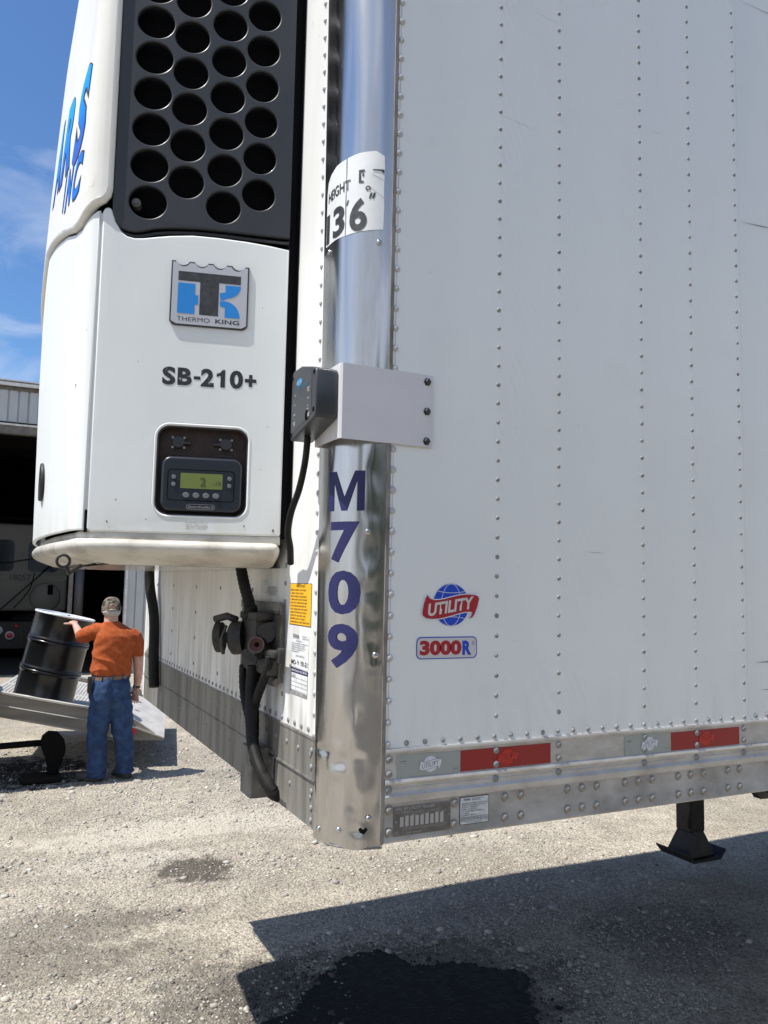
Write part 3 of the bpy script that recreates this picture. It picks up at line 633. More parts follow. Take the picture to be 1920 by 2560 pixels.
    t = join(shape2d([L1]), shape2d([L2])); cutx(t, .006, -.23, -.02); lab = obj('height_label', put(t, on_pillar, .0012), label_w, p, recalc=False)
    ts = [text2d('HEIGHT', -.166, 2.889, .100, .028, bold=.012), text2d('13', -.178, 2.804, .092, .080, bold=.03), text2d('\'', -.123, 2.842, .008, .014, bold=.02, shear=.5), text2d('6', -.0935, 2.8055, .046, .086, bold=.03), text2d('"', -.058, 2.852, .017, .016, bold=.01, shear=.4)]
    # remains of a little truck drawing
    ts += [shape2d([[(-.093, 2.888), (-.093, 2.922), (-.078, 2.922), (-.078, 2.917), (-.088, 2.916), (-.087, 2.893), (-.080, 2.892), (-.080, 2.888)]]), shape2d([[(-.084, 2.904), (-.084, 2.914), (-.080, 2.914), (-.080, 2.904)]]),
           shape2d([circ(-.069, 2.872, .0065, 16), circ(-.069, 2.872, .0035, 16)]), shape2d([[(-.058, 2.9215), (-.030, 2.9215), (-.030, 2.911), (-.038, 2.917), (-.058, 2.918)]]),
           shape2d([[(-.060, 2.908), (-.030, 2.892), (-.030, 2.8928), (-.060, 2.9088)]]), shape2d([[(-.069, 2.878), (-.030, 2.846), (-.030, 2.8468), (-.069, 2.8788)]])]
    t = join(*ts); cutx(t, .006, -.23, -.02); obj('height_lettering', put(t, on_pillar, .0024), blackink, lab if False else p, recalc=False)
    return p
pillar()
def side_decals():
    # globe emblem with its banner, drawn in side coordinates
    cx, cz, R = .1690, 1.831, .0525
    def ell(rx, ry, n=48): return [(cx+rx*math.cos(2*PI*k/n), cz+ry*math.sin(2*PI*k/n)) for k in range(n)]
    BT = lambda x: 1.8285+.0145*math.sin((x-.168)/.085*1.35)+.030-.004   # banner top edge
    top = [(.099, 1.8545), (.108, 1.8455), (.120, 1.8425), (.135, 1.8430), (.150, 1.8455), (.168, 1.8500), (.186, 1.8540), (.205, 1.8570), (.222, 1.8575), (.238, 1.8565), (.248, 1.8535), (.2515, 1.847)]
    bot = [(.246, 1.8270), (.238, 1.8080), (.232, 1.8005), (.222, 1.7965), (.228, 1.8040), (.2315, 1.8120), (.2250, 1.8145), (.205, 1.8130), (.186, 1.8085), (.168, 1.8040), (.150, 1.7995), (.132, 1.7965), (.112, 1.7960), (.097, 1.7975), (.087, 1.8040), (.0855, 1.8120), (.0895, 1.8330), (.0945, 1.8460)]
    ban = top+bot
    def grow(P, d):
        c = Vector((sum(p[0] for p in P)/len(P), sum(p[1] for p in P)/len(P))); o = []
        n = len(P)
        for i in range(n):
            a = Vector(P[i-1]); b = Vector(P[(i+1) % n]); t = (b-a).normalized(); nn = Vector((t.y, -t.x)); o.append((P[i][0]-nn.x*d, P[i][1]-nn.y*d))
        return o
    base = decal('emblem', [shape2d([ell(R+.0022, R+.0022)])], logo_white, on_side, T, .0008)
    decal('emblem_banner_edge', [shape2d([grow(ban, .0026)])], logo_white, on_side, base, .0019)
    def clipc(P): return P
    gl = shape2d([ell(R, R)]); decal('emblem_globe', [gl], blue_ut, on_side, base, .0014)
    ln = []
    def arc(f, w=.0014):
        P = [f(t) for t in np.linspace(-1, 1, 30)]; A = []; B = []
        for i, p in enumerate(P):
            q = Vector(P[min(i+1, 29)])-Vector(P[max(i-1, 0)]); q.normalize(); A.append((p[0]-q.y*w/2, p[1]+q.x*w/2)); B.append((p[0]+q.y*w/2, p[1]-q.x*w/2))
        return shape2d([A+B[::-1]])
    for k in (-1, 1): ln.append(arc(lambda t: (cx+k*.029*math.cos(t*PI/2), cz+R*math.sin(t*PI/2))))
    for zz, bend in ((.034, -.004), (-.034, .004)):
        ln.append(arc(lambda t: (cx+t*math.sqrt(R*R-zz*zz)*.98, cz+zz+bend*(1-t*t))))
    decal('emblem_lines', ln, logo_white, on_side, base, .0017)
    # the white collar that cuts the globe next to the banner
    decal('emblem_banner', [shape2d([ban])], red_ut, on_side, base, .0023)
    tx = text2d('UTILITY', .169, 1.8275, .138, .031, bold=.035, shear=.28, rot=.155)
    decal('emblem_lettering', [tx], logo_cream, on_side, base, .0027)
    # model badge
    b2 = decal('model_badge', [shape2d([rrect(.071, .247, 1.697, 1.7515, .013)])], blue_ut, on_side, T, .0010)
    decal('badge_face', [shape2d([rrect(.0735, .2445, 1.6995, 1.749, .0115)])], logo_cream, on_side, b2, .0014)
    decal('badge_digits', [text2d('3000', .1405, 1.7245, .120, .0365, bold=.055)], red_ut, on_side, b2, .0018)
    decal('badge_letter', [text2d('R', .2165, 1.7235, .027, .036, bold=.055), shape2d([circ(.2362, 1.735, .0055, 20), circ(.2362, 1.735, .0048, 20)]), text2d('R', .2362, 1.735, .004, .0055)], blue_ut, on_side, b2, .0018)
    # conspicuity tape on the rail (rail face stands .0015 proud)
    def mini(cxx, czz, m, par, sc=.52):
        g = [shape2d([circ(cxx, czz, R*sc*.62, 32)])]
        ban2 = [(cxx+(x-cx)*sc*.62, czz+(z-cz)*sc*.62) for x, z in ban]
        return g, ban2
    for x0, xm, x1 in ((.023, .2005, .480), (.736, .910, 1.1915), (1.45, 1.63, 1.91)):
        g = decal('reflective_tape', [shape2d([[(x0, 1.4175), (x0, 1.4705), (xm, 1.4705), (xm, 1.4175)]])], tape_grey, on_side, T, .0024)
        r = decal('reflective_tape', [shape2d([[(xm, 1.4185), (xm, 1.4700), (x1, 1.4700), (x1, 1.4185)]])], tape_red, on_side, T, .0025)
        for par, cc, m, bg in ((g, x0+.092, logo_white, tape_grey), (r, xm+.142, tape_red2, tape_red)):
            s = .62*.60; c2 = 1.4445
            P = lambda x, z: (cc+(x-cx)*s, c2+(z-cz)*s)
            ringo = [shape2d([circ(cc, c2, R*s, 32)])]
            decal('tape_emblem', ringo, m, on_side, par, .0031)
            bl = shape2d([[P(*q) for q in grow(ban, .004)]]); decal('tape_emblem_edge', [bl], bg, on_side, par, .0037)
            L_ = []
            for k in (-1, 1):
                A = [(cc+k*.029*s*math.cos(t*PI/2), c2+R*s*math.sin(t*PI/2)) for t in np.linspace(-1, 1, 16)]
                L_.append(shape2d([A+[(x+.0008, z) for x, z in A[::-1]]]))
            decal('tape_emblem_lines', L_, bg, on_side, par, .0034)
            decal('tape_emblem_banner', [shape2d([[P(*q) for q in ban]])], m, on_side, par, .0040)
            decal('tape_emblem_letters', [text2d('UTILITY', cc, c2-.0012, .138*s, .031*s, bold=.03, shear=.28, rot=.155)], bg, on_side, par, .0043)
        decal('tape_print', [text2d('C2-UPPE', x0+.016, 1.4555, .018, .0028), text2d('DOT-C2', xm-.013, 1.4275, .016, .0028)], blackink, on_side, g, .0030)
    # maker's plate
    def lines(x0, x1, z1, z0, words, m_h, bold=0, al=0):
        n = len(words); out = []
        for i, w in enumerate(words):
            if not w: continue
            h = (z1-z0)/n; ww = (x1-x0)*min(1, len(w)/max(len(q) for q in words)); out.append(text2d(w, x0+ww/2, z1-h*(i+.5), ww, h*m_h, bold=bold))
        return out
    pl = decal('maker_plate', [shape2d([rrect(.0165, .1745, 1.282, 1.3505, .002)], .0012)], plate_m, on_side, T, .0012)
    fr = [shape2d([rrect(.0172, .1738, 1.2828, 1.3498, .002), rrect(.0178, .1732, 1.2834, 1.3492, .002)])]
    tx = [text2d('MFD. BY UTILITY TRAILER', .075, 1.3445, .108, .0062, bold=.01), text2d('DATE OF MANUFACTURE', .045, 1.3375, .046, .0028), text2d('VIN', .024, 1.2915, .009, .0038), text2d('TYPE', .026, 1.2865, .012, .0036), text2d('SEMI TRAILER', .072, 1.288, .040, .0040)]
    for k in range(9):
        x = .034+k*.0138; tx.append(shape2d([[(x, 1.303), (x+.0095, 1.303), (x+.0095, 1.326+.002*(k % 3)), (x, 1.326+.002*(k % 2))]]))
    tx += lines(.045, .16, 1.337, 1.328, ['GVWR  GAWR FRONT  INTERMEDIATE', 'KG ( LB )  KG ( LB )  COLD INFLATION'], .6)
    tx += lines(.04, .165, 1.3015, 1.2945, ['THIS VEHICLE CONFORMS TO ALL APPLICABLE U.S. FEDERAL', 'MOTOR VEHICLE SAFETY STANDARDS IN EFFECT ON DATE'], .6)
    decal('plate_print', fr+tx, plate_text, on_side, pl, .0022)
    for q in ((.0235, 1.3165), (.1685, 1.320)): b = bmesh.new(); dome(b, (q[0], -.0025, q[1]), (0, -1, 0), .0035, .002, 10); obj('plate_rivet', b, rivet_m, pl)
    ins = decal('inspection_plate', [shape2d([[(.201, 1.2885), (.201, 1.3555), (.2865, 1.3555), (.2865, 1.2885)]], .0008)], blackink, on_side, T, .001)
    decal('plate_face', [shape2d([[(.2025, 1.29), (.2025, 1.354), (.285, 1.354), (.285, 1.29)]])], paper, on_side, ins, .0018)
    tx = [text2d('FHWA', .2225, 1.3485, .019, .0055, bold=.02)]+lines(.236, .272, 1.352, 1.345, ['PERIODIC INSPECTION', 'CERTIFICATION'], .6)
    tx += lines(.2055, .281, 1.342, 1.3085, ['THIS VEHICLE HAS PASSED INSPECTION IN', 'ACCORDANCE WITH FEDERAL REGULATION', '49CFR 396.17 APPENDIX "G"', '   REPORT ON FILE WITH', 'UTILITY TRAILER MANUFACTURING CO.', 'P.O. BOX 99', 'CLEARFIELD, UTAH 84016'], .62, .008)
    tx += lines(.2055, .281, 1.3062, 1.2965, ['JAN FEB MAR APR MAY JUN 01 02', 'JUL AUG SEP OCT NOV DEC 03 04'], .66, .008)+[text2d('DATE OF INSPECTION', .243, 1.2930, .045, .0028)]
    for z in (1.3067, 1.3015, 1.296): tx.append(shape2d([[(.2045, z), (.283, z), (.283, z+.0005), (.2045, z+.0005)]]))
    for k in range(9): x = .2045+k*.0098; tx.append(shape2d([[(x, 1.296), (x+.0005, 1.296), (x+.0005, 1.3067), (x, 1.3067)]]))
    decal('plate_print', tx, blackink, on_side, ins, .0023)
    # stickers on the front wall (local x = -y)
    ca = decal('caution_sticker', [shape2d([[(-.3675, 1.7645), (-.203, 1.7645), (-.203, 1.877), (-.3675, 1.877)]])], blackink, on_front, T, .0008)
    decal('sticker_face', [shape2d([[(-.365, 1.7665), (-.205, 1.7665), (-.205, 1.8755), (-.365, 1.8755)]])], yellow, on_front, ca, .0012)
    W = ['BEFORE TOWING THIS TRAILER', '1. MAKE A VISUAL CHECK', '   TIRES WHEELS LUGS BRAKES', '2. MAKE SURE THE AIR COUPLER', '   AND LIGHT CORD ARE SECURE', '   THE LANDING GEAR MUST BE', '   FULLY RAISED AND THE CRANK', '   HANDLE STOWED IN ITS HOOK', '   CHECK FOR AIR LEAKS AND', '   KINGPIN LOCK IS CLOSED', '3. MAKE SURE ALL LIGHTS AND DOORS']
    decal('sticker_print', [text2d('CAUTION', -.285, 1.8695, .065, .0072, bold=.01)]+lines(-.36, -.212, 1.863, 1.769, W, .55, .01), blackink, on_front, ca, .0016)
    fh = decal('inspection_sticker', [shape2d([[(-.345, 1.654), (-.3465, 1.742), (-.213, 1.742), (-.214, 1.651)]])], paper_sun, on_front, T, .0010)
    W2 = ['PERIODIC', 'INSPECTION']
    tx = [text2d('FHWA', -.308, 1.7345, .047, .013, bold=.01)]+lines(-.262, -.218, 1.740, 1.728, W2, .6)
    tx += [text2d('CERTIFICATION', -.285, 1.723, .05, .004)]+lines(-.342, -.22, 1.719, 1.692, ['THIS VEHICLE HAS PASSED AN INSPECTION IN', 'ACCORDANCE WITH THE FEDERAL MOTOR', 'CARRIER SAFETY REGULATIONS PART 396', 'THE REPORT IS ON FILE WITH THE', 'CARRIER NAMED BELOW'], .6, .01)
    tx += [text2d('DATE OF INSPECTION', -.275, 1.684, .06, .005), text2d('MO- 9  YR-21', -.280, 1.666, .122, .013, bold=.02)]
    decal('sticker_print', tx, blackink, on_front, fh, .0016)
    gr = decal('service_sticker', [shape2d([[(-.345, 1.582), (-.343, 1.652), (-.214, 1.650), (-.216, 1.582)]])], paper_sun, on_front, T, .0009)
    decal('sticker_header', [shape2d([[(-.343, 1.638), (-.343, 1.6515), (-.214, 1.6495), (-.214, 1.638)]])], navy, on_front, gr, .0014)
    tx = []
    for z in (1.592, 1.603, 1.614, 1.625): tx.append(shape2d([[(-.343, z), (-.216, z), (-.216, z+.0007), (-.343, z+.0007)]]))
    for x in (-.343, -.30, -.258, -.2165): tx.append(shape2d([[(x, 1.590), (x+.0008, 1.590), (x+.0008, 1.638), (x, 1.638)]]))
    tx += [text2d('5-28-21', -.322, 1.6305, .035, .008)]
    decal('sticker_grid', tx, blackink, on_front, gr, .0015)
    decal('header_print', [text2d('MARTIN\'S BULK MILK SERVICE', -.279, 1.6445, .12, .006, bold=.01)], paper_sun, on_front, gr, .0019)
    decal('sticker_dirt', [shape2d([[(-.345, 1.582), (-.345, 1.591), (-.216, 1.590), (-.216, 1.582)]])], seam_dirt, on_front, gr, .0017)
    sm = decal('spec_sticker', [shape2d([[(-.63, 1.845), (-.63, 1.885), (-.57, 1.885), (-.57, 1.845)]]), shape2d([[(-.565, 1.838), (-.565, 1.868), (-.48, 1.868), (-.48, 1.838)]])], paper, on_front, T, .001)
    decal('sticker_print', lines(-.56, -.485, 1.865, 1.842, ['MANUFACTURED BY THE', 'TRAILER COMPANY UNDER', 'ONE OR MORE PATENTS'], .6), blackink, on_front, sm, .0016)
side_decals()
def bracket_and_box():
    b = bmesh.new()
    XC = -.148
    # bent plate: side flange against the side panel, front flange across the pillar
    t = bmesh.new(); P = [(.104, -.0045), (XC+.004, -.0045), (XC, -.0005), (XC, .150), (-.129, .152), (-.129, .154), (XC-.002, .154), (XC-.0025, -.003), (XC+.003, -.0070), (.104, -.0070)]
    lo = [t.verts.new((x, y, 2.2245)) for x, y in P]; hi = [t.verts.new((x, y, 2.4085)) for x, y in P]
    t.faces.new(lo); t.faces.new(hi[::-1])
    for i in range(len(P)): t.faces.new((lo[i], lo[(i+1) % len(P)], hi[(i+1) % len(P)], hi[i]))
    merge(b, t)
    br = obj('box_bracket', b, bracket_m, T)
    first = None
    for z in (2.391, 2.315, 2.239):
        b = bmesh.new(); lathe(b, [(.0105, 0), (.0105, .0018), (.0072, .0022), (.0072, .0075), (.006, .0085), (.0003, .0087)], 6, Matrix.Translation((.087, -.007, z)) @ Matrix.Rotation(PI/2, 4, 'X'))
        obj('bolt', b, black_plastic, br)
    # status light box on the front flange: slanted lower edge
    b = bmesh.new(); x1 = XC-.0026; dpt = .058
    out = [(-.200, 2.243), (-.198, 2.412), (-.186, 2.421), (-.10, 2.425), (-.02, 2.405), (-.006, 2.397), (-.004, 2.302), (-.008, 2.292), (-.185, 2.236), (-.195, 2.236)]
    out = [(-.178, 2.246), (-.176, 2.406), (-.166, 2.417), (-.11, 2.4185), (-.03, 2.399), (-.012, 2.392), (-.006, 2.384), (-.004, 2.283), (-.010, 2.272), (-.160, 2.238), (-.172, 2.238)]
    def on_box(x, z, o): return Vector((x1-o, -x, z))
    t = shape2d([out], dpt, .004); put(t, on_box, dpt/2); bx = obj('status_box', t, black_plastic, T); smooth_by(bx, 40)
    face = [(-.158, 2.256), (-.157, 2.397), (-.105, 2.403), (-.034, 2.389), (-.033, 2.290), (-.036, 2.284)]
    fc = shape2d([face]); obj('box_face', put(fc, on_box, dpt+.0006), mat('box_face', (.045, .048, .053), .4), bx, recalc=False)
    b = bmesh.new()
    for x, z in ((-.170, 2.398), (-.018, 2.383), (-.018, 2.292), (-.170, 2.252)): obj('screw_hole', put(shape2d([circ(x, z, .0058, 16, .0065)]), on_box, dpt+.0009), black_gap, bx, recalc=False)
    obj('lens_hole', put(shape2d([circ(-.062, 2.285, .011, 20, .013)]), on_box, dpt+.0012), black_gap, bx, recalc=False)
    t = shape2d([circ(-.118, 2.379, .021, 28, .009)]); obj('box_emblem', put(t, on_box, dpt+.0012), mat('emblem_blue', (.03, .25, .50), .4), bx, recalc=False)
    t = join(text2d('Carrier', -.118, 2.379, .032, .008, bold=.02)); obj('emblem_lettering', put(t, on_box, dpt+.0016), print_grey, bx, recalc=False)
    t = join(text2d('MICROLINK', -.090, 2.3655, .075, .006, rot=.05), shape2d([[(-.128, 2.3575), (-.052, 2.3620), (-.052, 2.3628), (-.128, 2.3583)]])); obj('box_name', put(t, on_box, dpt+.0014), mat('name_blue', (.02, .16, .28), .5), bx, recalc=False)
    t = []
    for x, z, w in ((-.145, 2.350, .012), (-.147, 2.326, .010), (-.148, 2.301, .018), (-.148, 2.281, .018), (-.147, 2.277, .014), (-.146, 2.273, .007), (-.052, 2.352, .016), (-.053, 2.348, .010), (-.052, 2.344, .014), (-.052, 2.326, .013), (-.054, 2.308, .008), (-.053, 2.300, .012), (-.048, 2.288, .014), (-.048, 2.2845, .012), (-.048, 2.281, .012)):
        t.append(shape2d([[(x-w/2, z-.0012), (x+w/2, z-.0012), (x+w/2, z+.0012), (x-w/2, z+.0012)]]))
    obj('box_print', put(join(*t), on_box, dpt+.0014), print_grey, bx, recalc=False)
    # corrugated cable down from the box
    pts = spline_pts([(x1-.03, .125, 2.245), (x1-.032, .135, 2.18), (-.185, .165, 2.115), (-.19, .205, 2.06), (-.185, .24, 2.01), (-.165, .275, 1.97), (-.150, .31, 1.93)], 22)
    b = bmesh.new(); tube(b, pts, [.0082+(.0012 if i % 2 else -.0004) for i in range(len(pts))], 12); obj('box_cable', b, rubber, bx, smooth=True)
bracket_and_box()
def landing_gear():
    def leg(x, y, z0):
        b = bmesh.new(); box(b, x-.065, x+.065, y-.065, y+.065, z0+.16, 1.3, .008); box(b, x-.05, x+.05, y-.05, y+.05, z0+.06, z0+.2, .006)
        l = obj('landing_leg', b, steel_black, T)
        b = bmesh.new()
        # sand shoe: pyramid on a turned-up plate
        t = bmesh.new(); lo = [t.verts.new((x+sx*.11, y+sy*.10, z0+.02)) for sx, sy in ((-1, -1), (1, -1), (1, 1), (-1, 1))]; hi = [t.verts.new((x+sx*.045, y+sy*.05, z0+.19)) for sx, sy in ((-1, -1), (1, -1), (1, 1), (-1, 1))]
        t.faces.new(lo[::-1]); t.faces.new(hi)
        for i in range(4): t.faces.new((lo[i], lo[(i+1) % 4], hi[(i+1) % 4], hi[i]))
        merge(b, t)
        P = [(-.165, .05), (-.12, .0), (.12, .0), (.165, .05), (.165, .06), (.115, .018), (-.115, .018), (-.165, .06)]
        t = bmesh.new(); a = [t.verts.new((x+u, y-.14, z0+v)) for u, v in P]; c = [t.verts.new((x+u, y+.14, z0+v)) for u, v in P]
        t.faces.new(a); t.faces.new(c[::-1])
        for i in range(8): t.faces.new((a[i], a[(i+1) % 8], c[(i+1) % 8], c[i]))
        merge(b, t); tube(b, [(x-.09, y-.07, z0+.2), (x-.11, y-.09, z0+.26), (x-.08, y-.075, z0+.30)], .008, 6)
        obj('sand_shoe', b, steel_black, l)
    leg(3.36, 2.22, .15); leg(3.36, .35, .15)
    b = bmesh.new(); tube(b, [(1.55, .28, 1.262), (1.62, .28, 1.175), (1.95, .28, 1.16), (2.3, .28, 1.19)], .03, 6); box(b, 3.33, 3.39, .4, 2.2, .8, .88); obj('leg_brace', b, steel_black, T)
landing_gear()

# ------------------------------------------------------------------ refrigeration unit
def unit():
    # housing core set back behind the skins
    b = bmesh.new(); ss = np.linspace(0, PLTOT, 70); zs = [2.003]+list(np.linspace(2.1, 4.05, 16)); g = []
    for z in zs:
        g.append([b.verts.new(on_unit(-s, z, -.045)) for s in ss]+[b.verts.new((FX-.002, 2.24, z)), b.verts.new((FX-.002, .38, z))])
    n = len(g[0])
    for a, c in zip(g, g[1:]):
        for i in range(n): b.faces.new((a[i], a[(i+1) % n], c[(i+1) % n], c[i]))
    b.faces.new(g[0]); b.faces.new(g[-1][::-1])
    u = obj('refrigeration_unit', b, black_gap, T); u['label'] = 'refrigeration unit on the nose of the trailer'
    def skin_part(name, loops, m, off=0, t=.012, bev=.005, cut=None, par=u, sm=40):
        s = shape2d(loops, t, bev)
        if cut: cutx(s, *cut); cutx(s, .06, -(PLTOT-.72), -.71); cutx(s, .02, -(PLTOT-.52), -(PLTOT-.70))
        put(s, on_unit, off-t/2); return smooth_by(obj(name, s, m, par), sm)
    # door with the control opening
    topedge = [(.0, 2.829), (.06, 2.836), (.12, 2.8405), (.20, 2.843), (.27, 2.842), (.33, 2.834), (.37, 2.826), (.40, 2.8195), (.425, 2.8165), (.445, 2.820), (.461, 2.832), (.475, 2.855), (.4835, 2.878), (.489, 2.892), (.497, 2.8965), (.506, 2.893), (.5115, 2.883)]
    door = [(-s, z) for s, z in topedge]+[(-.5115, 2.012), (-.505, 2.003), (-.003, 2.005), (0, 2.012)]
    rec = rrect(-.345, -.092, 2.050, 2.304, .038, 8)
    skin_part('access_door', [door, rec], unit_white, 0, .016, .005)
    # soft flange round the opening
    b = bmesh.new(); pts = [on_unit(x, z, -.003) for x, z in rec]; pts.append(pts[0]); tube(b, pts, .0045, 8, caps=False); obj('opening_rim', b, unit_white, u, smooth=True)
    fr = shape2d([rrect(-.342, -.095, 2.053, 2.301, .036, 8), rrect(-.337, -.100, 2.058, 2.296, .032, 8)], .006, .001); smooth_by(obj('opening_seal', put(fr, on_unit, -.008), black_plastic, u), 40)
    s = shape2d([rrect(-.342, -.095, 2.053, 2.301, .036)], .002); obj('control_recess', put(s, on_unit, -.030), brown_panel, u)
    # controller
    dsp = skin_part('control_display', [rrect(-.326, -.110, 2.066, 2.215, .026, 8)], mat('display_housing', (.016, .020, .030), .32), .004, .036, .007)
    s = shape2d([rrect(-.309, -.130, 2.094, 2.180, .010), rrect(-.307, -.132, 2.096, 2.178, .009)]); obj('display_bezel', put(s, on_unit, .0046), black_gap, u, recalc=False)
    s = shape2d([rrect(-.2745, -.1625, 2.128, 2.170, .002)]); obj('display_screen', put(s, on_unit, .0048), lcd, u, recalc=False)
    s = join(text2d('2', -.2145, 2.147, .016, .024, bold=.01), text2d('-18', -.178, 2.144, .022, .012)); obj('screen_digits', put(s, on_unit, .0054), lcd_seg, u, recalc=False)
    for x in (.2585, .232, .2055, .179): 
        s = shape2d([circ(-x, 2.1095, .009, 20, .0072)], .004, .001); obj('button', put(s, on_unit, .0055), btn_grey, u)
    for x, z in ((.2925, 2.158), (.2925, 2.138), (.144, 2.159), (.144, 2.139)):
        s = shape2d([circ(-x, z, .0058, 16)], .003, .0008); obj('button', put(s, on_unit, .0055), btn_grey, u)
    s = join(shape2d([rrect(-.2565, -.181, 2.0715, 2.0855, .0068), rrect(-.2557, -.1818, 2.0723, 2.0847, .0062)]), text2d('SmartReefer3', -.2187, 2.0785, .066, .0068, bold=.012), text2d('SmartReefer3', -.2187, 2.0785, .066, .0068))
    obj('display_lettering', put(s, on_unit, .0047), print_grey, u, recalc=False)
    for x in (.2855, .1565):
        b = shape2d([circ(-x, 2.258, .0165, 20)], .014, .003); merge(b, shape2d([[(-x-.004, 2.262), (-x+(.034 if x > .2 else -.034), 2.258), (-x+(.034 if x > .2 else -.034), 2.253), (-x-.004, 2.252)]], .016, .002))
        obj('knob', put(b, on_unit, -.022), black_plastic, u)
        for a in (-1, 1):
            for c in (-1, 1): obj('knob_screw', put(shape2d([circ(-x+a*.0155, 2.258+c*.0135, .0035, 10)], .003), on_unit, -.028), print_grey, u)
        s = text2d('THERMOSTAT' if x > .2 else 'SERVICE', -x, 2.226, .036, .004); obj('knob_label', put(s, on_unit, -.0275), mat('faint_print', (.09, .08, .07), .6), u, recalc=False)
    # grille
    hz = {.0925: [2.9815+.109*i for i in range(11)], .1893: [2.9325+.1093*i for i in range(11)], .2940: [2.9935+.108*i for i in range(10)], .3948: [2.922+.1062*i for i in range(11)]}
    gout = [(.012, 2.862), (-.10, 2.862), (-.18, 2.8625), (-.26, 2.8615), (-.33, 2.8555), (-.37, 2.849), (-.405, 2.837), (-.425, 2.8325), (-.445, 2.834), (-.462, 2.840), (-.477, 2.855), (-.4855, 2.88), (-.488, 2.91), (-.488, 4.02), (.012, 4.02)]
    holes = []
    for s_, L_ in hz.items():
        for z in L_:
            rx = {.0925: .0462, .1893: .0478, .2940: .0478, .3948: .0505}[s_]; holes.append(circ(-s_, z, rx, 40, .0468 if s_ > .15 else .0462))
    gr = skin_part('grille', [gout]+holes, grille_m, .001, .018, .0035)
    s = shape2d([[(.0, 2.90), (-.485, 2.90), (-.485, 3.99), (.0, 3.99)]]); obj('grille_back', put(s, on_unit, -.040), black_gap, u, recalc=False)
    lip = [on_unit(x, z, -.012) for x, z in [(.012, 2.852), (-.10, 2.852), (-.18, 2.8535), (-.26, 2.8525), (-.33, 2.8465), (-.37, 2.839), (-.405, 2.828), (-.43, 2.8245), (-.455, 2.830), (-.472, 2.845), (-.483, 2.868)]]
    b = bmesh.new(); tube(b, lip, .006, 8); obj('grille_lip', b, grille_m, u, smooth=True)
    c = on_unit(-.427, 2.923, -.012); b = bmesh.new(); n = (on_unit(-.427, 2.923, .1)-c).normalized(); q = n.to_track_quat('Z', 'Y').to_matrix().to_4x4(); q.translation = c
    lathe(b, [(.0125, -.03), (.0125, 0), (.0115, .001), (.0065, .001), (.0065, .004), (.0055, .005), (.0003, .005)], 20, q); obj('grille_bolt', b, galv, u)
    # dark filler strip between unit and trailer, right edge
    b = bmesh.new(); box(b, FX-.034, FX-.001, .392, .45, 2.003, 4.05); obj('side_gasket', b, black_gap, u)
    # lower front skin wrapping the corner; upper front hood
    E = PLTOT-.519
    low = [(-.519, 2.006), (-.519, 2.886), (-.527, 2.884), (-.56, 2.866), (-.60, 2.852), (-.66, 2.858), (-.8, 2.902), (-1.1, 2.972), (-(PLTOT/2), 3.026), (-(PLTOT-1.1), 2.972), (-(PLTOT-.8), 2.902), (-(PLTOT-.60), 2.852), (-E, 2.886), (-E, 2.006)]
    skin_part('front_panel', [low], unit_white, 0, .012, .004, (.0125, -.70, -.51))
    b = bmesh.new(); pts = [on_unit(-.5155, z, -.011) for z in np.linspace(2.0, 2.88, 20)]; tube(b, pts, .0054, 6); obj('door_gasket', b, mat('gasket_grey', (.66, .68, .68), .6), u)
    b = bmesh.new(); pts = [on_unit(-.5155, z, -.006) for z in np.linspace(2.0, 2.06, 5)]; tube(b, pts, .0045, 6); obj('hinge_slot', b, black_gap, u)
    up = [(-.492, 2.925), (-.488, 2.945), (-.488, 4.02), (-(PLTOT-.488), 4.02), (-(PLTOT-.488), 2.93), (-(PLTOT-.60), 2.858), (-(PLTOT-.8), 2.908), (-(PLTOT-1.1), 2.978), (-(PLTOT/2), 3.032), (-1.1, 2.978), (-.8, 2.908), (-.66, 2.864), (-.60, 2.860), (-.56, 2.876), (-.525, 2.898), (-.505, 2.908)]
    s = shape2d([up], .030, .012); cutx(s, .0125, -.70, -.49); cutx(s, .06, -(PLTOT-.72), -.71); cutx(s, .02, -(PLTOT-.50), -(PLTOT-.70))
    for k in range(24): bmesh.ops.bisect_plane(s, geom=list(s.verts)+list(s.edges)+list(s.faces), plane_co=(0, 2.9+.05*k, 0), plane_no=(0, 1, 0))
    smooth_by(obj('front_hood', put(s, on_unit, -.001), unit_cream, u), 40)
    # lettering on the hood (only its right end shows)
    def let(tx, s0, s1, z0, z1, bold=.03):
        out = text2d(tx, -(s0+s1)/2, (z0+z1)/2, s1-s0+.012, z1-z0+.012, bold=bold+.03, shear=.25); inn = text2d(tx, -(s0+s1)/2, (z0+z1)/2, s1-s0, z1-z0, bold=bold, shear=.25)
        return out, inn
    A = []; B = []
    for tx, s0, s1, z0, z1 in (('NORTHERN FARMS', .580, 1.75, 3.085, 3.325),):
        pass
    B2 = []
    for tx, s0, s1, z0, z1 in (('S', .575, .755, 3.085, 3.345), ('R', .80, .98, 3.120, 3.37), ('A', 1.0, 1.18, 3.140, 3.39), ('C', .590, .690, 2.955, 3.080), ('N', .71, .80, 2.975, 3.095), ('I', .82, .845, 2.995, 3.110)):
        o_, i_ = let(tx, s0, s1, z0, z1, .045 if z0 > 3.07 else .035); A.append(o_); (B if z0 > 3.07 else B2).append(i_)
    a = join(*A); cutx(a, .012, -1.2, -.56); obj('hood_lettering_edge', put(a, on_unit, .0150), blackink, u, recalc=False)
    # blue graded from sky blue at the top to violet at the foot (a printed fade)
    m = bpy.data.materials.new('lettering_blue'); m.use_nodes = True; N = m.node_tree.nodes; L = m.node_tree.links
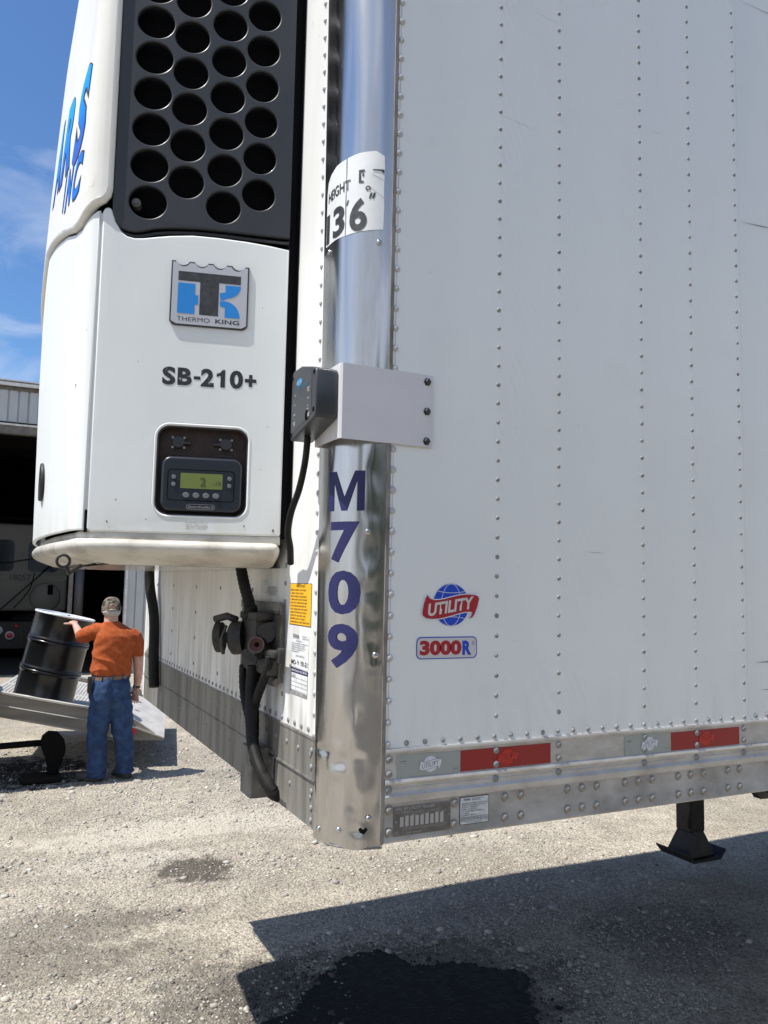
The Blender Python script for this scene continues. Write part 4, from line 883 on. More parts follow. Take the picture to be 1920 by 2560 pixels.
    tc = N.new('ShaderNodeTexCoord'); sp = N.new('ShaderNodeSeparateXYZ'); mr = N.new('ShaderNodeMapRange'); mr.inputs[1].default_value = 3.07; mr.inputs[2].default_value = 3.33; cr = N.new('ShaderNodeValToRGB')
    cr.color_ramp.elements[0].color = (.07, .07, .42, 1); cr.color_ramp.elements[1].color = (.0, .38, .85, 1); e = cr.color_ramp.elements.new(.35); e.color = (.0, .12, .62, 1)
    L.new(tc.outputs['Object'], sp.inputs[0]); L.new(sp.outputs['Z'], mr.inputs[0]); L.new(mr.outputs[0], cr.inputs[0]); L.new(cr.outputs[0], N['Principled BSDF'].inputs['Base Color']); N['Principled BSDF'].inputs['Roughness'].default_value = .3
    a = join(*B); cutx(a, .012, -1.2, -.56); obj('hood_lettering', put(a, on_unit, .0158), m, u, recalc=False)
    a = join(*B2); cutx(a, .012, -1.2, -.56); obj('hood_lettering', put(a, on_unit, .0158), mat('lettering_plain_blue', (.0, .16, .72), .3), u, recalc=False)
    # badge
    x0, x1, z0, z1 = -.3235, -.1105, 2.5795, 2.7625
    def crown(d):
        P = [(x0+d, z0+.012), (x0+d+.006, z0+.004+d), (x0+d+.014, z0+d), (x1-d-.014, z0+d), (x1-d-.006, z0+.004+d), (x1-d, z0+.012), (x1-d, z1-d)]
        w = (x1-x0-2*d)
        pts = []
        # four scallops between five flat merlons, right to left
        fl = .3; nsc = 4; unitw = w/(nsc+ .98*(nsc+1)*.42)
        mer = unitw*.41; cur = x1-d
        ends = mer*.75
        cur -= ends; pts.append((cur, z1-d))
        gap = (w-2*ends-3*mer)/4
        for k in range(4):
            for j in range(1, 9): 
                t = j/8; pts.append((cur-gap*t, z1-d-.0115*math.sin(PI*t)**.7 if t < 1 else z1-d))
            cur -= gap
            if k < 3: cur -= mer; pts.append((cur, z1-d))
        pts.append((x0+d, z1-d))
        return P+pts
    s = shape2d([crown(0)], .006, .0012); bd = obj('badge', put(s, on_unit, .003), mat('badge_rim', (.035, .035, .04), .35), u); 
    s = shape2d([crown(.0042)]); obj('badge_face', put(s, on_unit, .0066), badge_sil, u, recalc=False)
    s = shape2d([[(-.3035, 2.733), (-.133, 2.733), (-.133, 2.7085), (-.1925, 2.7085), (-.1925, 2.613), (-.2440, 2.613), (-.2440, 2.7065), (-.3035, 2.7065)]])
    tt = join(text2d('THERMO', -.2590, 2.5985, .089, .0125, bold=0), text2d('KING', -.1665, 2.5985, .066, .0125, bold=.02)); obj('badge_letters', put(join(s, tt), on_unit, .0070), blackink, u, recalc=False)
    arcp = lambda cx, cz, rx, rz, a0, a1: [(cx+rx*math.cos(math.radians(a)), cz+rz*math.sin(math.radians(a))) for a in np.linspace(a0, a1, 10)]
    s1 = shape2d([[(-.3035, 2.700), (-.2570, 2.700), (-.2570, 2.668), (-.2480, 2.668), (-.2480, 2.641), (-.2570, 2.641), (-.2570, 2.614), (-.3035, 2.614)]])
    s2 = shape2d([[(-.1745, 2.704), (-.1325, 2.704)]+arcp(-.1725, 2.704, .040, .037, 0, -80)+[(-.1890, 2.668), (-.1890, 2.652), (-.175, 2.6505)][0:0]+[(-.1770, 2.6625), (-.1770, 2.6600)]+[(-.1880, 2.6600), (-.1895, 2.680), (-.1745, 2.6830)]])
    s3 = shape2d([[(-.1895, 2.6575), (-.1745, 2.6575)]+arcp(-.1745, 2.6135, .041, .0440, 85, 0)+[(-.1335, 2.6115), (-.1745, 2.6115), (-.1745, 2.6400), (-.1880, 2.6420)]])
    obj('badge_shape', put(s1, on_unit, .0072), blue_tk, u, recalc=False); obj('badge_shape', put(join(s2, s3), on_unit, .0072), blue_tk, u, recalc=False)
    # model number in worn vinyl
    cs = []
    for ch, a, b_, z0_, z1_ in (('S', .3350, .3000, 2.4115, 2.4625), ('B', .2945, .2560, 2.4130, 2.4620), ('-', .2510, .2330, 2.4320, 2.4400), ('2', .2320, .1965, 2.4130, 2.4640), ('1', .1890, .1665, 2.4140, 2.4640), ('0', .1535, .1170, 2.4130, 2.4650), ('+', .1120, .0800, 2.4210, 2.4555)):
        if ch == '1': cs.append(shape2d([[(-.1665, 2.4140), (-.1665, 2.4645), (-.1745, 2.4645), (-.1790, 2.4560), (-.1895, 2.4520), (-.1895, 2.4430), (-.1785, 2.4470), (-.1785, 2.4140)]]))
        elif ch == '-': cs.append(shape2d([[(-.251, 2.4315), (-.233, 2.4315), (-.233, 2.4405), (-.251, 2.4405)]]))
        else: cs.append(text2d(ch, -(a+b_)/2, (z0_+z1_)/2, abs(a-b_), z1_-z0_, bold=.042))
    obj('model_lettering', put(join(*cs), on_unit, .0008), crackink, u, recalc=False)
    s = join(*[text2d(w, -.228, 2.0345-.0052*i, .062-.006*(i % 2), .0038) for i, w in enumerate(['CAUTION UNIT MAY START AT', 'ANY TIME WITHOUT WARNING', 'TURN SWITCH OFF BEFORE', 'SERVICING THIS UNIT'])]); obj('worn_sticker', put(s, on_unit, .0008), mat('faded_print', (.22, .21, .19), .7, col2=(.6, .58, .52), vscale=120, vmin=.5, vmax=.56), u, recalc=False)
    rc = random.Random(12); cc = []
    for s_, z_, r_ in [(.585, 2.405, .0035), (.587, 2.398, .002), (.30, 2.62, .0016), (.44, 2.09, .002), (.06, 2.19, .0014), (.045, 2.31, .0014), (.36, 2.04, .0018), (.10, 2.03, .0020), (.02, 2.02, .003), (.46, 2.03, .0024), (.56, 2.15, .0016), (.54, 2.55, .0014), (.40, 2.47, .0012), (.07, 2.65, .0012)]:
        cc.append(shape2d([[(-s_+r_*rc.uniform(.4, 1.2)*math.cos(a), z_+1.6*r_*rc.uniform(.4, 1.2)*math.sin(a)) for a in np.linspace(0, 2*PI, 9)[:-1]]]))
    obj('paint_chips', put(join(*cc), on_unit, .0008), mat('chip', (.10, .09, .08), .8), u, recalc=False)['kind'] = 'stuff'
    # lower ledge and rub rail
    s = [(x, z) for x, z in ()]
    b = bmesh.new(); g = []
    for z, o_ in ((2.004, -.006), (2.002, -.004), (1.990, -.004), (1.983, -.004), (1.980, -.03)): g.append([b.verts.new(on_unit(-q, z, o_-.022*min(max((min(q, PLTOT-q)-.48)/.16, 0), 1))) for q in ss])
    for a, c in zip(g, g[1:]):
        for i in range(len(ss)-1): b.faces.new((a[i], a[i+1], c[i+1], c[i]))
    obj('lower_ledge', b, rail_cream, u, smooth=True)
    b = bmesh.new(); g = []; prof = [(-.05, 1.9865), (-.004, 1.9855), (.009, 1.981), (.0155, 1.972), (.0155, 1.962), (.010, 1.952), (-.002, 1.944), (-.03, 1.934), (-.06, 1.924), (-.10, 1.918)]
    ss2 = np.concatenate([[0, .004, .010], np.linspace(.02, PLTOT-.02, 90), [PLTOT]])
    for q in ss2:
        k = min(1, .35+.65*min(q, .012)/.012) if q < .02 else 1
        fr = min(max((q-.48)/.16, 0), 1) if q < PLTOT/2 else min(max((PLTOT-q-.48)/.16, 0), 1)
        g.append([b.verts.new(on_unit(-q, 1.966+(z-1.966)*k, o_*k-(1-k)*.02-.0155*fr)) for o_, z in prof])
    for a, c in zip(g, g[1:]):
        for i in range(len(prof)-1): b.faces.new((a[i], a[i+1], c[i+1], c[i]))
    b.faces.new(g[0])
    obj('rub_rail', b, rail_cream, u, smooth=True)
    b = bmesh.new(); P = [on_unit(-q, 1.9175, -.10) for q in ss]
    b.faces.new([b.verts.new(p) for p in P]+[b.verts.new((FX-.002, 2.24, 1.9175)), b.verts.new((FX-.002, .385, 1.9175))]); obj('unit_underside', b, mat('underside_paint', (.52, .49, .43), .22, coat=.4, bump=.004, bscale=6), u, recalc=False)
    # round port on the front skin
    b = bmesh.new(); c = on_unit(-1.08, 2.185, .004); lathe(b, [(.020, -.01), (.055, -.008), (.063, 0), (.060, .006), (.046, .004), (.040, -.006)], 28, Matrix.Translation(c) @ Matrix.Rotation(-PI/2, 4, 'Y')); 
    obj('round_port', b, mat('port_rubber', (.02, .02, .022), .5), u, smooth=True)
    b = bmesh.new(); lathe(b, [(.046, .0), (.0004, .0)], 24, Matrix.Translation(c+Vector((-.002, 0, 0))) @ Matrix.Rotation(-PI/2, 4, 'Y'), caps=False); obj('port_opening', b, black_gap, u)
    # lifting ring hanging at the front edge
    b = bmesh.new(); c = Vector((-.711, .45, 1.9215)); n = 24
    P = [c+Vector((.0155*math.cos(2*PI*k/n), .002, .0155*math.sin(2*PI*k/n))) for k in range(n+1)]; tube(b, P, .0038, 8, caps=False); tube(b, [c+Vector((.008, .003, -.014)), c+Vector((.016, .03, -.03)), c+Vector((.05, .09, -.01))], .006, 8); obj('lifting_ring', b, steel_black, u, smooth=True)
    return u
unit()
def connector():
    b = bmesh.new()
    P = [(.772, 1.819), (.412, 1.823), (.400, 1.811), (.400, 1.606), (.412, 1.594), (.62, 1.588), (.772, 1.60)]
    s = shape2d([[(-y, z) for y, z in P][::-1]], .008, .002); pl = obj('connector_plate', put(s, on_front, .014), galv, T)
    b = bmesh.new()
    for z in (1.812, 1.602): box(b, FX-.0245, FX-.0185, .402, .76, z-.013, z+.010)
    box(b, FX-.018, FX-.001, .404, .412, 1.60, 1.816)
    for y, z in ((.415, 1.811), (.415, 1.603), (.74, 1.811)): dome(b, (FX-.0245, y, z), (-1, 0, 0), .008, .004, 10)
    obj('plate_flanges', b, galv, pl)
    def bx(x0, x1, y0, y1, z0, z1, bev=.01, m=cast_m, name='connector_body'):
        q = bmesh.new(); box(q, x0, x1, y0, y1, z0, z1, bev, 3); return smooth_by(obj(name, q, m, cb if name != 'connector_body' else T), 40)
    cb = None
    q = bmesh.new(); box(q, -.198, FX-.018, .452, .590, 1.660, 1.775, .007, 2); box(q, -.203, FX-.018, .440, .595, 1.770, 1.792, .005, 2); box(q, -.150, FX-.018, .39, .47, 1.65, 1.79, .005, 2); box(q, -.182, FX-.018, .39, .64, 1.620, 1.668, .010, 2)
    cb = smooth_by(obj('connector_body', q, cast_m, T), 40); cb['label'] = 'grey cast seven-way electrical connector box'
    # round socket facing forward-left with its lid hanging open (left) 
    def disc(name, c, n, r, h, m=cast_m, prof=None):
        q = Vector(n).to_track_quat('Z', 'Y').to_matrix().to_4x4(); q.translation = c; t = bmesh.new()
        lathe(t, prof or [(r*.98, -h), (r, -h*.2), (r*.97, 0), (r*.7, h*.25), (r*.3, h*.3), (.0005, h*.3)], 28, q); return smooth_by(obj(name, t, m, cb), 40)
    n = Vector((-.86, .50, -.08))
    disc('socket_flange', Vector((-.224, .590, 1.712)), n, .049, .034)
    disc('socket_lid', Vector((-.262, .628, 1.712)), n, .045, .020, cast_d)
    q = bmesh.new(); tube(q, [(-.215, .58, 1.765), (-.240, .60, 1.776), (-.268, .63, 1.765)], .011, 8); tube(q, spline_pts([(-.248, .570, 1.750), (-.262, .572, 1.71), (-.255, .57, 1.668)], 4), [.007]*4+[.012]*4+[.009], 8, flat=((1, 0, 0), .5)); obj('lid_hinge', q, cast_m, cb, smooth=True)
    # ring socket facing the camera, with red seal and two swung covers
    c = Vector((-.200, .432, 1.704)); n = Vector((-.45, -.88, .05))
    prof = [(.0185, -.06), (.0185, -.008), (.0225, -.006), (.0235, 0), (.0222, .003), (.0198, .002), (.0185, -.005)]
    q = n.to_track_quat('Z', 'Y').to_matrix().to_4x4(); q.translation = c; t = bmesh.new(); lathe(t, prof, 28, q, caps=False); smooth_by(obj('ring_socket', t, mat('ring_grey', (.10, .10, .095), .5, .2), cb), 50)
    t = bmesh.new(); lathe(t, [(.0190, -.005), (.015, -.006), (.008, -.008), (.0005, -.009)], 24, q, caps=False); smooth_by(obj('socket_seal', t, mat('seal_red', (.085, .022, .022), .6), cb), 60)
    t = bmesh.new(); lathe(t, [(.0068, -.0065), (.0005, -.0060)], 20, q, caps=False); obj('socket_hole', t, black_gap, cb)
    def flap(pts, z0, th, m):
        # flap in the plane of the ring, local 2-D about c
        s = shape2d([pts], th, .002); M = q.copy(); s.transform(M @ Matrix.Translation((0, 0, z0))); return s
    up = q.inverted().to_3x3() @ Vector((0, 0, 1)); ang = math.atan2(up.y, up.x)-PI/2
    def R2(P): return [(x*math.cos(ang)-y*math.sin(ang), x*math.sin(ang)+y*math.cos(ang)) for x, y in P]
    # find which local side is image right
    rt = q.inverted().to_3x3() @ Vector((1, -.3, 0)); sx = 1 if (rt.x*math.cos(ang)+rt.y*math.sin(ang)) > 0 else -1
    f1 = [(.002, .026), (.018, .018), (.030, .004), (.044, .010), (.052, .024), (.066, .040), (.060, .068), (.020, .060), (.004, .052), (-.002, .038)]
    f2 = [(-.018, -.026), (.004, -.032), (.002, -.052), (-.018, -.048), (-.036, -.034), (-.044, -.022), (-.030, -.010)]
    obj('socket_cover', flap(R2([(x*sx, y) for x, y in f1]), -.010, .007, cast_d), cast_d, cb)
    obj('socket_cover', flap(R2([(x*sx, y) for x, y in f2]), -.008, .008, cast_m), cast_m, cb)
    q2 = bmesh.new(); box(q2, -.178, FX-.02, .345, .43, 1.672, 1.692, .006, 2); box(q2, -.166, FX-.02, .335, .36, 1.66, 1.70, .004, 2); smooth_by(obj('cable_clamp', q2, cast_m, cb), 40)
    # hoses
    def hose(name, pts, r, rib=True, n=7, par=T):
        P = spline_pts(pts, n); t = bmesh.new(); tube(t, P, [r*(1.07 if (i % 2 and rib) else .97) for i in range(len(P))], 12); return obj(name, t, rubber, par, smooth=True)
    hose('supply_hose', [(-.205, .60, 1.99), (-.205, .597, 1.93), (-.20, .57, 1.87), (-.193, .54, 1.82), (-.19, .52, 1.775)], .0165, n=9)
    q2 = bmesh.new(); cyl(q2, (-.19, .525, 1.788), (-.191, .53, 1.808), .021, .019, 16); obj('hose_fitting', q2, rubber, cb, smooth=True)
    hose('air_hose', [(-.178, .625, 1.63), (-.178, .625, 1.58), (-.178, .60, 1.53), (-.175, .56, 1.48), (-.172, .52, 1.43), (-.172, .50, 1.36)], .011)
    hose('air_hose', [(-.172, .395, 1.675), (-.174, .40, 1.645), (-.178, .43, 1.60), (-.180, .465, 1.56), (-.180, .50, 1.51), (-.178, .505, 1.44), (-.176, .49, 1.37)], .0125)
    hose('main_hose', [(-.185, .50, 1.64), (-.190, .50, 1.58), (-.192, .485, 1.50), (-.192, .465, 1.44), (-.190, .435, 1.40), (-.184, .40, 1.365), (-.172, .375, 1.335), (-.160, .36, 1.318)], .0165, n=14)
    hose('main_hose', [(-.165, .54, 1.64), (-.165, .54, 1.55), (-.165, .53, 1.45), (-.165, .53, 1.38)], .0125, n=10)
    q2 = bmesh.new(); tube(q2, [(-.178, .390, 1.352), (-.160, .358, 1.312), (-.152, .345, 1.296)], [.0185, .017, .005], 10); obj('hose_boot', q2, rubber, T, smooth=True)
    # open channel that carries the hoses
    q2 = bmesh.new(); P = [(FX-.001, .60), (FX-.052, .60), (FX-.055, .597), (FX-.055, .503), (FX-.052, .50), (FX-.004, .50), (FX-.004, .455), (FX-.001, .455)]
    a = [q2.verts.new((x, y, 1.268)) for x, y in P]; c_ = [q2.verts.new((x, y, 1.405)) for x, y in P]; q2.faces.new(a); q2.faces.new(c_[::-1])
    for i in range(len(P)): q2.faces.new((a[i], a[(i+1) % len(P)], c_[(i+1) % len(P)], c_[i]))
    ch = obj('hose_channel', q2, galv, T)
    for z in (1.285, 1.375): q2 = bmesh.new(); dome(q2, (FX-.005, .478, z), (-1, 0, 0), .009, .006, 10); obj('bolt', q2, galv, ch)
connector()

# ------------------------------------------------------------------ loading ramp
RA = Vector((-.98, .2, 0)).normalized(); RB = Vector((.2, .98, 0)).normalized(); RO = Vector((.80, 6.6, 0)); RW = 2.15
def rp(t, w, z): p = RO+RA*t+RB*w; return Vector((p.x, p.y, z))
def zb(t): return .223+.2*t
ramp = empty('loading_ramp', (0, 0, 0), 'sloping aluminium loading ramp with raised side beams, the black drum standing on it', 'loading ramp')
def build_ramp():
    T1 = 1.68
    def hexa(b, P):   # P: 8 points, bottom 4 then top 4
        v = [b.verts.new(p) for p in P]
        for f in ((0, 3, 2, 1), (4, 5, 6, 7), (0, 1, 5, 4), (1, 2, 6, 5), (2, 3, 7, 6), (3, 0, 4, 7)): b.faces.new([v[i] for i in f])
    b = bmesh.new()
    hexa(b, [rp(.45, .05, zb(.45)+.15), rp(T1, .05, zb(T1)+.15), rp(T1, RW-.05, zb(T1)+.15), rp(.45, RW-.05, zb(.45)+.15), rp(.45, .05, zb(.45)+.18), rp(T1, .05, zb(T1)+.18), rp(T1, RW-.05, zb(T1)+.18), rp(.45, RW-.05, zb(.45)+.18)])
    deck = obj('deck', b, alu_ramp, ramp)
    b = bmesh.new()        # raised tread bars
    for k in range(33):
        t = .55+k*.034
        for w0, w1 in ((.12, .95), (1.05, 1.95)):
            z = zb(t)+.18; hexa(b, [rp(t, w0, z), rp(t+.012, w0, z+.0024), rp(t+.012, w1, z+.0024), rp(t, w1, z), rp(t+.001, w0, z+.006), rp(t+.011, w0, z+.008), rp(t+.011, w1, z+.008), rp(t+.001, w1, z+.006)])
    obj('deck_tread', b, mat('tread', (.50, .49, .45), .45, .4), deck)
    for w0, w1 in ((0, .05), (RW-.05, RW)):
        b = bmesh.new()
        hexa(b, [rp(.32, w0, zb(.32)-.01), rp(T1, w0, zb(T1)), rp(T1, w1, zb(T1)), rp(.32, w1, zb(.32)-.01), rp(.32, w0, zb(.32)+.215), rp(T1, w0, zb(T1)+.225), rp(T1, w1, zb(T1)+.225), rp(.32, w1, zb(.32)+.215)])
        hexa(b, [rp(.0, w0, .268), rp(.32, w0, zb(.32)-.01), rp(.32, w1, zb(.32)-.01), rp(0, w1, .268), rp(.0, w0, .275), rp(.32, w0, zb(.32)+.215), rp(.32, w1, zb(.32)+.215), rp(0, w1, .275)])
        bm_ = obj('side_beam', b, alu_side, ramp)
        b = bmesh.new(); hexa(b, [rp(.33, w0-.022, zb(.33)+.226), rp(T1, w0-.022, zb(T1)+.226), rp(T1, w1, zb(T1)+.226), rp(.33, w1, zb(.33)+.226), rp(.33, w0-.022, zb(.33)+.243), rp(T1, w0-.022, zb(T1)+.243), rp(T1, w1, zb(T1)+.243), rp(.33, w1, zb(.33)+.243)])
        hexa(b, [rp(.33, w0-.012, zb(.33)+.112), rp(T1, w0-.012, zb(T1)+.112), rp(T1, w0-.001, zb(T1)+.112), rp(.33, w0-.001, zb(.33)+.112), rp(.33, w0-.009, zb(.33)+.120), rp(T1, w0-.009, zb(T1)+.120), rp(T1, w0-.001, zb(T1)+.120), rp(.33, w0-.001, zb(.33)+.120)])
        obj('beam_cap', b, alu_ramp, bm_)
    b = bmesh.new(); hexa(b, [rp(-.005, -.012, .286), rp(.50, -.012, .478), rp(.50, RW+.012, .478), rp(-.005, RW+.012, .286), rp(-.005, -.012, .298), rp(.50, -.012, .500), rp(.50, RW+.012, .500), rp(-.005, RW+.012, .298)])
    lip = obj('ramp_lip', b, alu_ramp, ramp)
    for t, w in ((.30, .30), (.30, 1.6), (.30, .95)):
        b = bmesh.new()
        z = .298+(.202)*(t/.50)+.003; P = [rp(t+.03*math.cos(a), w+.022*math.sin(a), z+.0122*math.cos(a)*.98) for a in np.linspace(0, 2*PI, 14, endpoint=False)]; b.faces.new([b.verts.new(p) for p in P]); obj('lip_hole', b, black_gap, lip, recalc=False)
    b = bmesh.new(); hexa(b, [rp(.27, -.0145, zb(.30)+.055), rp(.43, -.0145, zb(.43)+.060), rp(.43, -.0005, zb(.43)+.060), rp(.27, -.0005, zb(.30)+.055), rp(.27, -.0145, zb(.30)+.100), rp(.43, -.0145, zb(.43)+.105), rp(.43, -.0005, zb(.43)+.105), rp(.27, -.0005, zb(.30)+.100)])
    obj('reflector', b, mat('reflector_red', (.62, .02, .012), .35), ramp)
    b = bmesh.new()
    for t in (.8, 1.45): hexa(b, [rp(t, .05, zb(t)), rp(t+.06, .05, zb(t)+.01), rp(t+.06, RW-.05, zb(t)+.01), rp(t, RW-.05, zb(t)), rp(t, .05, zb(t)+.14), rp(t+.06, .05, zb(t)+.14), rp(t+.06, RW-.05, zb(t)+.14), rp(t, RW-.05, zb(t)+.14)])
    obj('cross_members', b, alu_side, ramp)
    # black steel trestle under the ramp
build_ramp()
def trestle():
    s = empty('support_stand', (-.265, 6.50, 0), 'black steel support stand on a square foot plate, beneath the loading ramp', 'support stand')
    b = bmesh.new(); box(b, -.24, .10, -.16, .12, .0, .05, .01); base = obj('foot_plate', b, mat('rust_black', (.018, .014, .011), .8, spec=.1), s)
    b = bmesh.new(); t = shape2d([[(-.0, .05), (.07, .05), (.10, .15), (.135, .26), (.12, .36), (.06, .43), (-.02, .44), (-.07, .40), (-.09, .33), (-.04, .2)]], .12, .01); t.transform(Matrix.Rotation(PI/2, 4, 'X')); obj('stand_post', t, mat('stand_black', (.006, .006, .006), .8, spec=.1), s)
    b = bmesh.new(); tube(b, [(-.05, 0, .34), (-.75, .12, .30)], .03, 10); obj('stand_arm', b, MATS['stand_black'], s, smooth=True)
    # added truck-like block, unseen left of the frame, to shade ground near the ramp
    t = empty('shade_truck', (-1.0, 7.0, 0), 'unseen truck-like block added to shade the ground by the loading ramp', 'shade block')
    b = bmesh.new(); box(b, -6, .0, -.88, .62, .80, 1.38); box(b, -2.2, -.02, -.88, -.27, 1.36, 2.95); obj('shade_bed', b, steel_black, t)
    b = bmesh.new(); box(b, -6, -.05, -.80, -.55, .45, .78, .02); box(b, -6, -.05, .3, .55, .45, .78, .02); obj('chassis', b, steel_black, t)
    for x in (-.8, -4.2):
        for y in (-.68, .42):
            b = bmesh.new(); lathe(b, [(.12, -.12), (.38, -.13), (.43, -.10), (.43, .10), (.38, .13), (.12, .12)], 28, Matrix.Translation((x, y, .43)) @ Matrix.Rotation(PI/2, 4, 'X')); obj('wheel', b, rubber, t, smooth=True)
trestle()
# ------------------------------------------------------------------ drum
def drum():
    ax = Vector((.195, -.02, .98)).normalized()
    M = ax.to_track_quat('Z', 'Y').to_matrix().to_4x4(); M.translation = (-.305, 7.15, .665)
    d = empty('steel_drum', (0, 0, 0), 'glossy black steel drum with a white lid, leaning with the slope of the ramp', 'drum')
    R = .289; pr = [(R-.006, 0), (R+.004, .002), (R+.004, .014), (R-.001, .02)]
    z = .02
    for zc in (.285, .575):
        pr += [(R-.001, zc-.045), (R+.003, zc-.028), (R+.012, zc-.018), (R+.012, zc-.010), (R+.002, zc), (R+.012, zc+.010), (R+.012, zc+.018), (R+.003, zc+.028), (R-.001, zc+.045)]
    pr += [(R-.001, .826), (R+.004, .834)]
    b = bmesh.new(); lathe(b, pr, 64, M); body = smooth_by(obj('drum_body', b, drum_m, d), 45)
    b = bmesh.new(); lathe(b, [(R+.004, .834), (R+.007, .838), (R+.007, .848), (R+.003, .852), (R-.006, .850), (R-.010, .836), (R-.05, .835), (.0005, .838)], 64, M, caps=False)
    lid = smooth_by(obj('drum_lid', b, drum_lid, d), 45)
    b = bmesh.new(); lathe(b, [(.035, .837), (.035, .846), (.028, .849), (.0004, .849)], 18, M @ Matrix.Translation((-.17, .02, 0)), caps=False); lathe(b, [(.018, .837), (.018, .845), (.0004, .846)], 14, M @ Matrix.Translation((.17, -.03, 0)), caps=False); obj('bung', b, galv, lid)
    # label on the right flank
    for name, a0, a1, z0, z1, m in (('drum_label', -22, -4, .29, .55, mat('label_grey', (.13, .13, .115), .5)), ('label_stripe', -21, -8, .44, .49, mat('label_orange', (.42, .22, .10), .5)), ('label_stripe', -21, -8, .40, .432, mat('label_white', (.50, .50, .47), .5))):
        b = bmesh.new(); off = .0012 if name == 'drum_label' else .0022; A = []
        for k in range(9):
            a = math.radians(a0+(a1-a0)*k/8); A.append([b.verts.new(M @ Vector(((R+off)*math.cos(a), (R+off)*math.sin(a), zz))) for zz in (z0, z1)])
        for p, q in zip(A, A[1:]): b.faces.new((p[0], q[0], q[1], p[1]))
        obj(name, b, m, body, recalc=False)
drum()

# ------------------------------------------------------------------ the man
def remesh(bm, voxel, name, m, parent, smooth_it=6, disp=None):
    me = bpy.data.meshes.new('t'); bmesh.ops.recalc_face_normals(bm, faces=bm.faces); bm.to_mesh(me); bm.free()
    o = bpy.data.objects.new('t', me)
    r = o.modifiers.new('r', 'REMESH'); r.mode = 'VOXEL'; r.voxel_size = voxel
    s = o.modifiers.new('s', 'SMOOTH'); s.iterations = smooth_it; s.factor = .5
    me2 = eval_mesh(o); b = bmesh.new(); b.from_mesh(me2)
    if disp:
        b.normal_update()
        for v in b.verts: v.co += v.normal*disp(v.co)
    return obj(name, b, m, parent, smooth=True, recalc=False)
def ell(bm, c, r, n=16, rot=None):
    t = bmesh.new(); bmesh.ops.create_uvsphere(t, u_segments=n, v_segments=n//2+2, radius=1)
    M = Matrix.Translation(c) @ (rot or Matrix()) @ Matrix.Diagonal((*r, 1)); merge(bm, t, M)
def loft(bm, rings, n=24):
    """rings: (cx, cy, cz, rx, ry)"""
    R = []
    for cx, cy, cz, rx, ry in rings:
        R.append([bm.verts.new((cx+rx*math.copysign(abs(math.cos(a))**.85, math.cos(a)), cy+ry*math.copysign(abs(math.sin(a))**.85, math.sin(a)), cz)) for a in [2*PI*k/n for k in range(n)]])
    for a, b in zip(R, R[1:]):
        for k in range(n): bm.faces.new((a[k], a[(k+1) % n], b[(k+1) % n], b[k]))
    bm.faces.new(R[0][::-1]); bm.faces.new(R[-1])
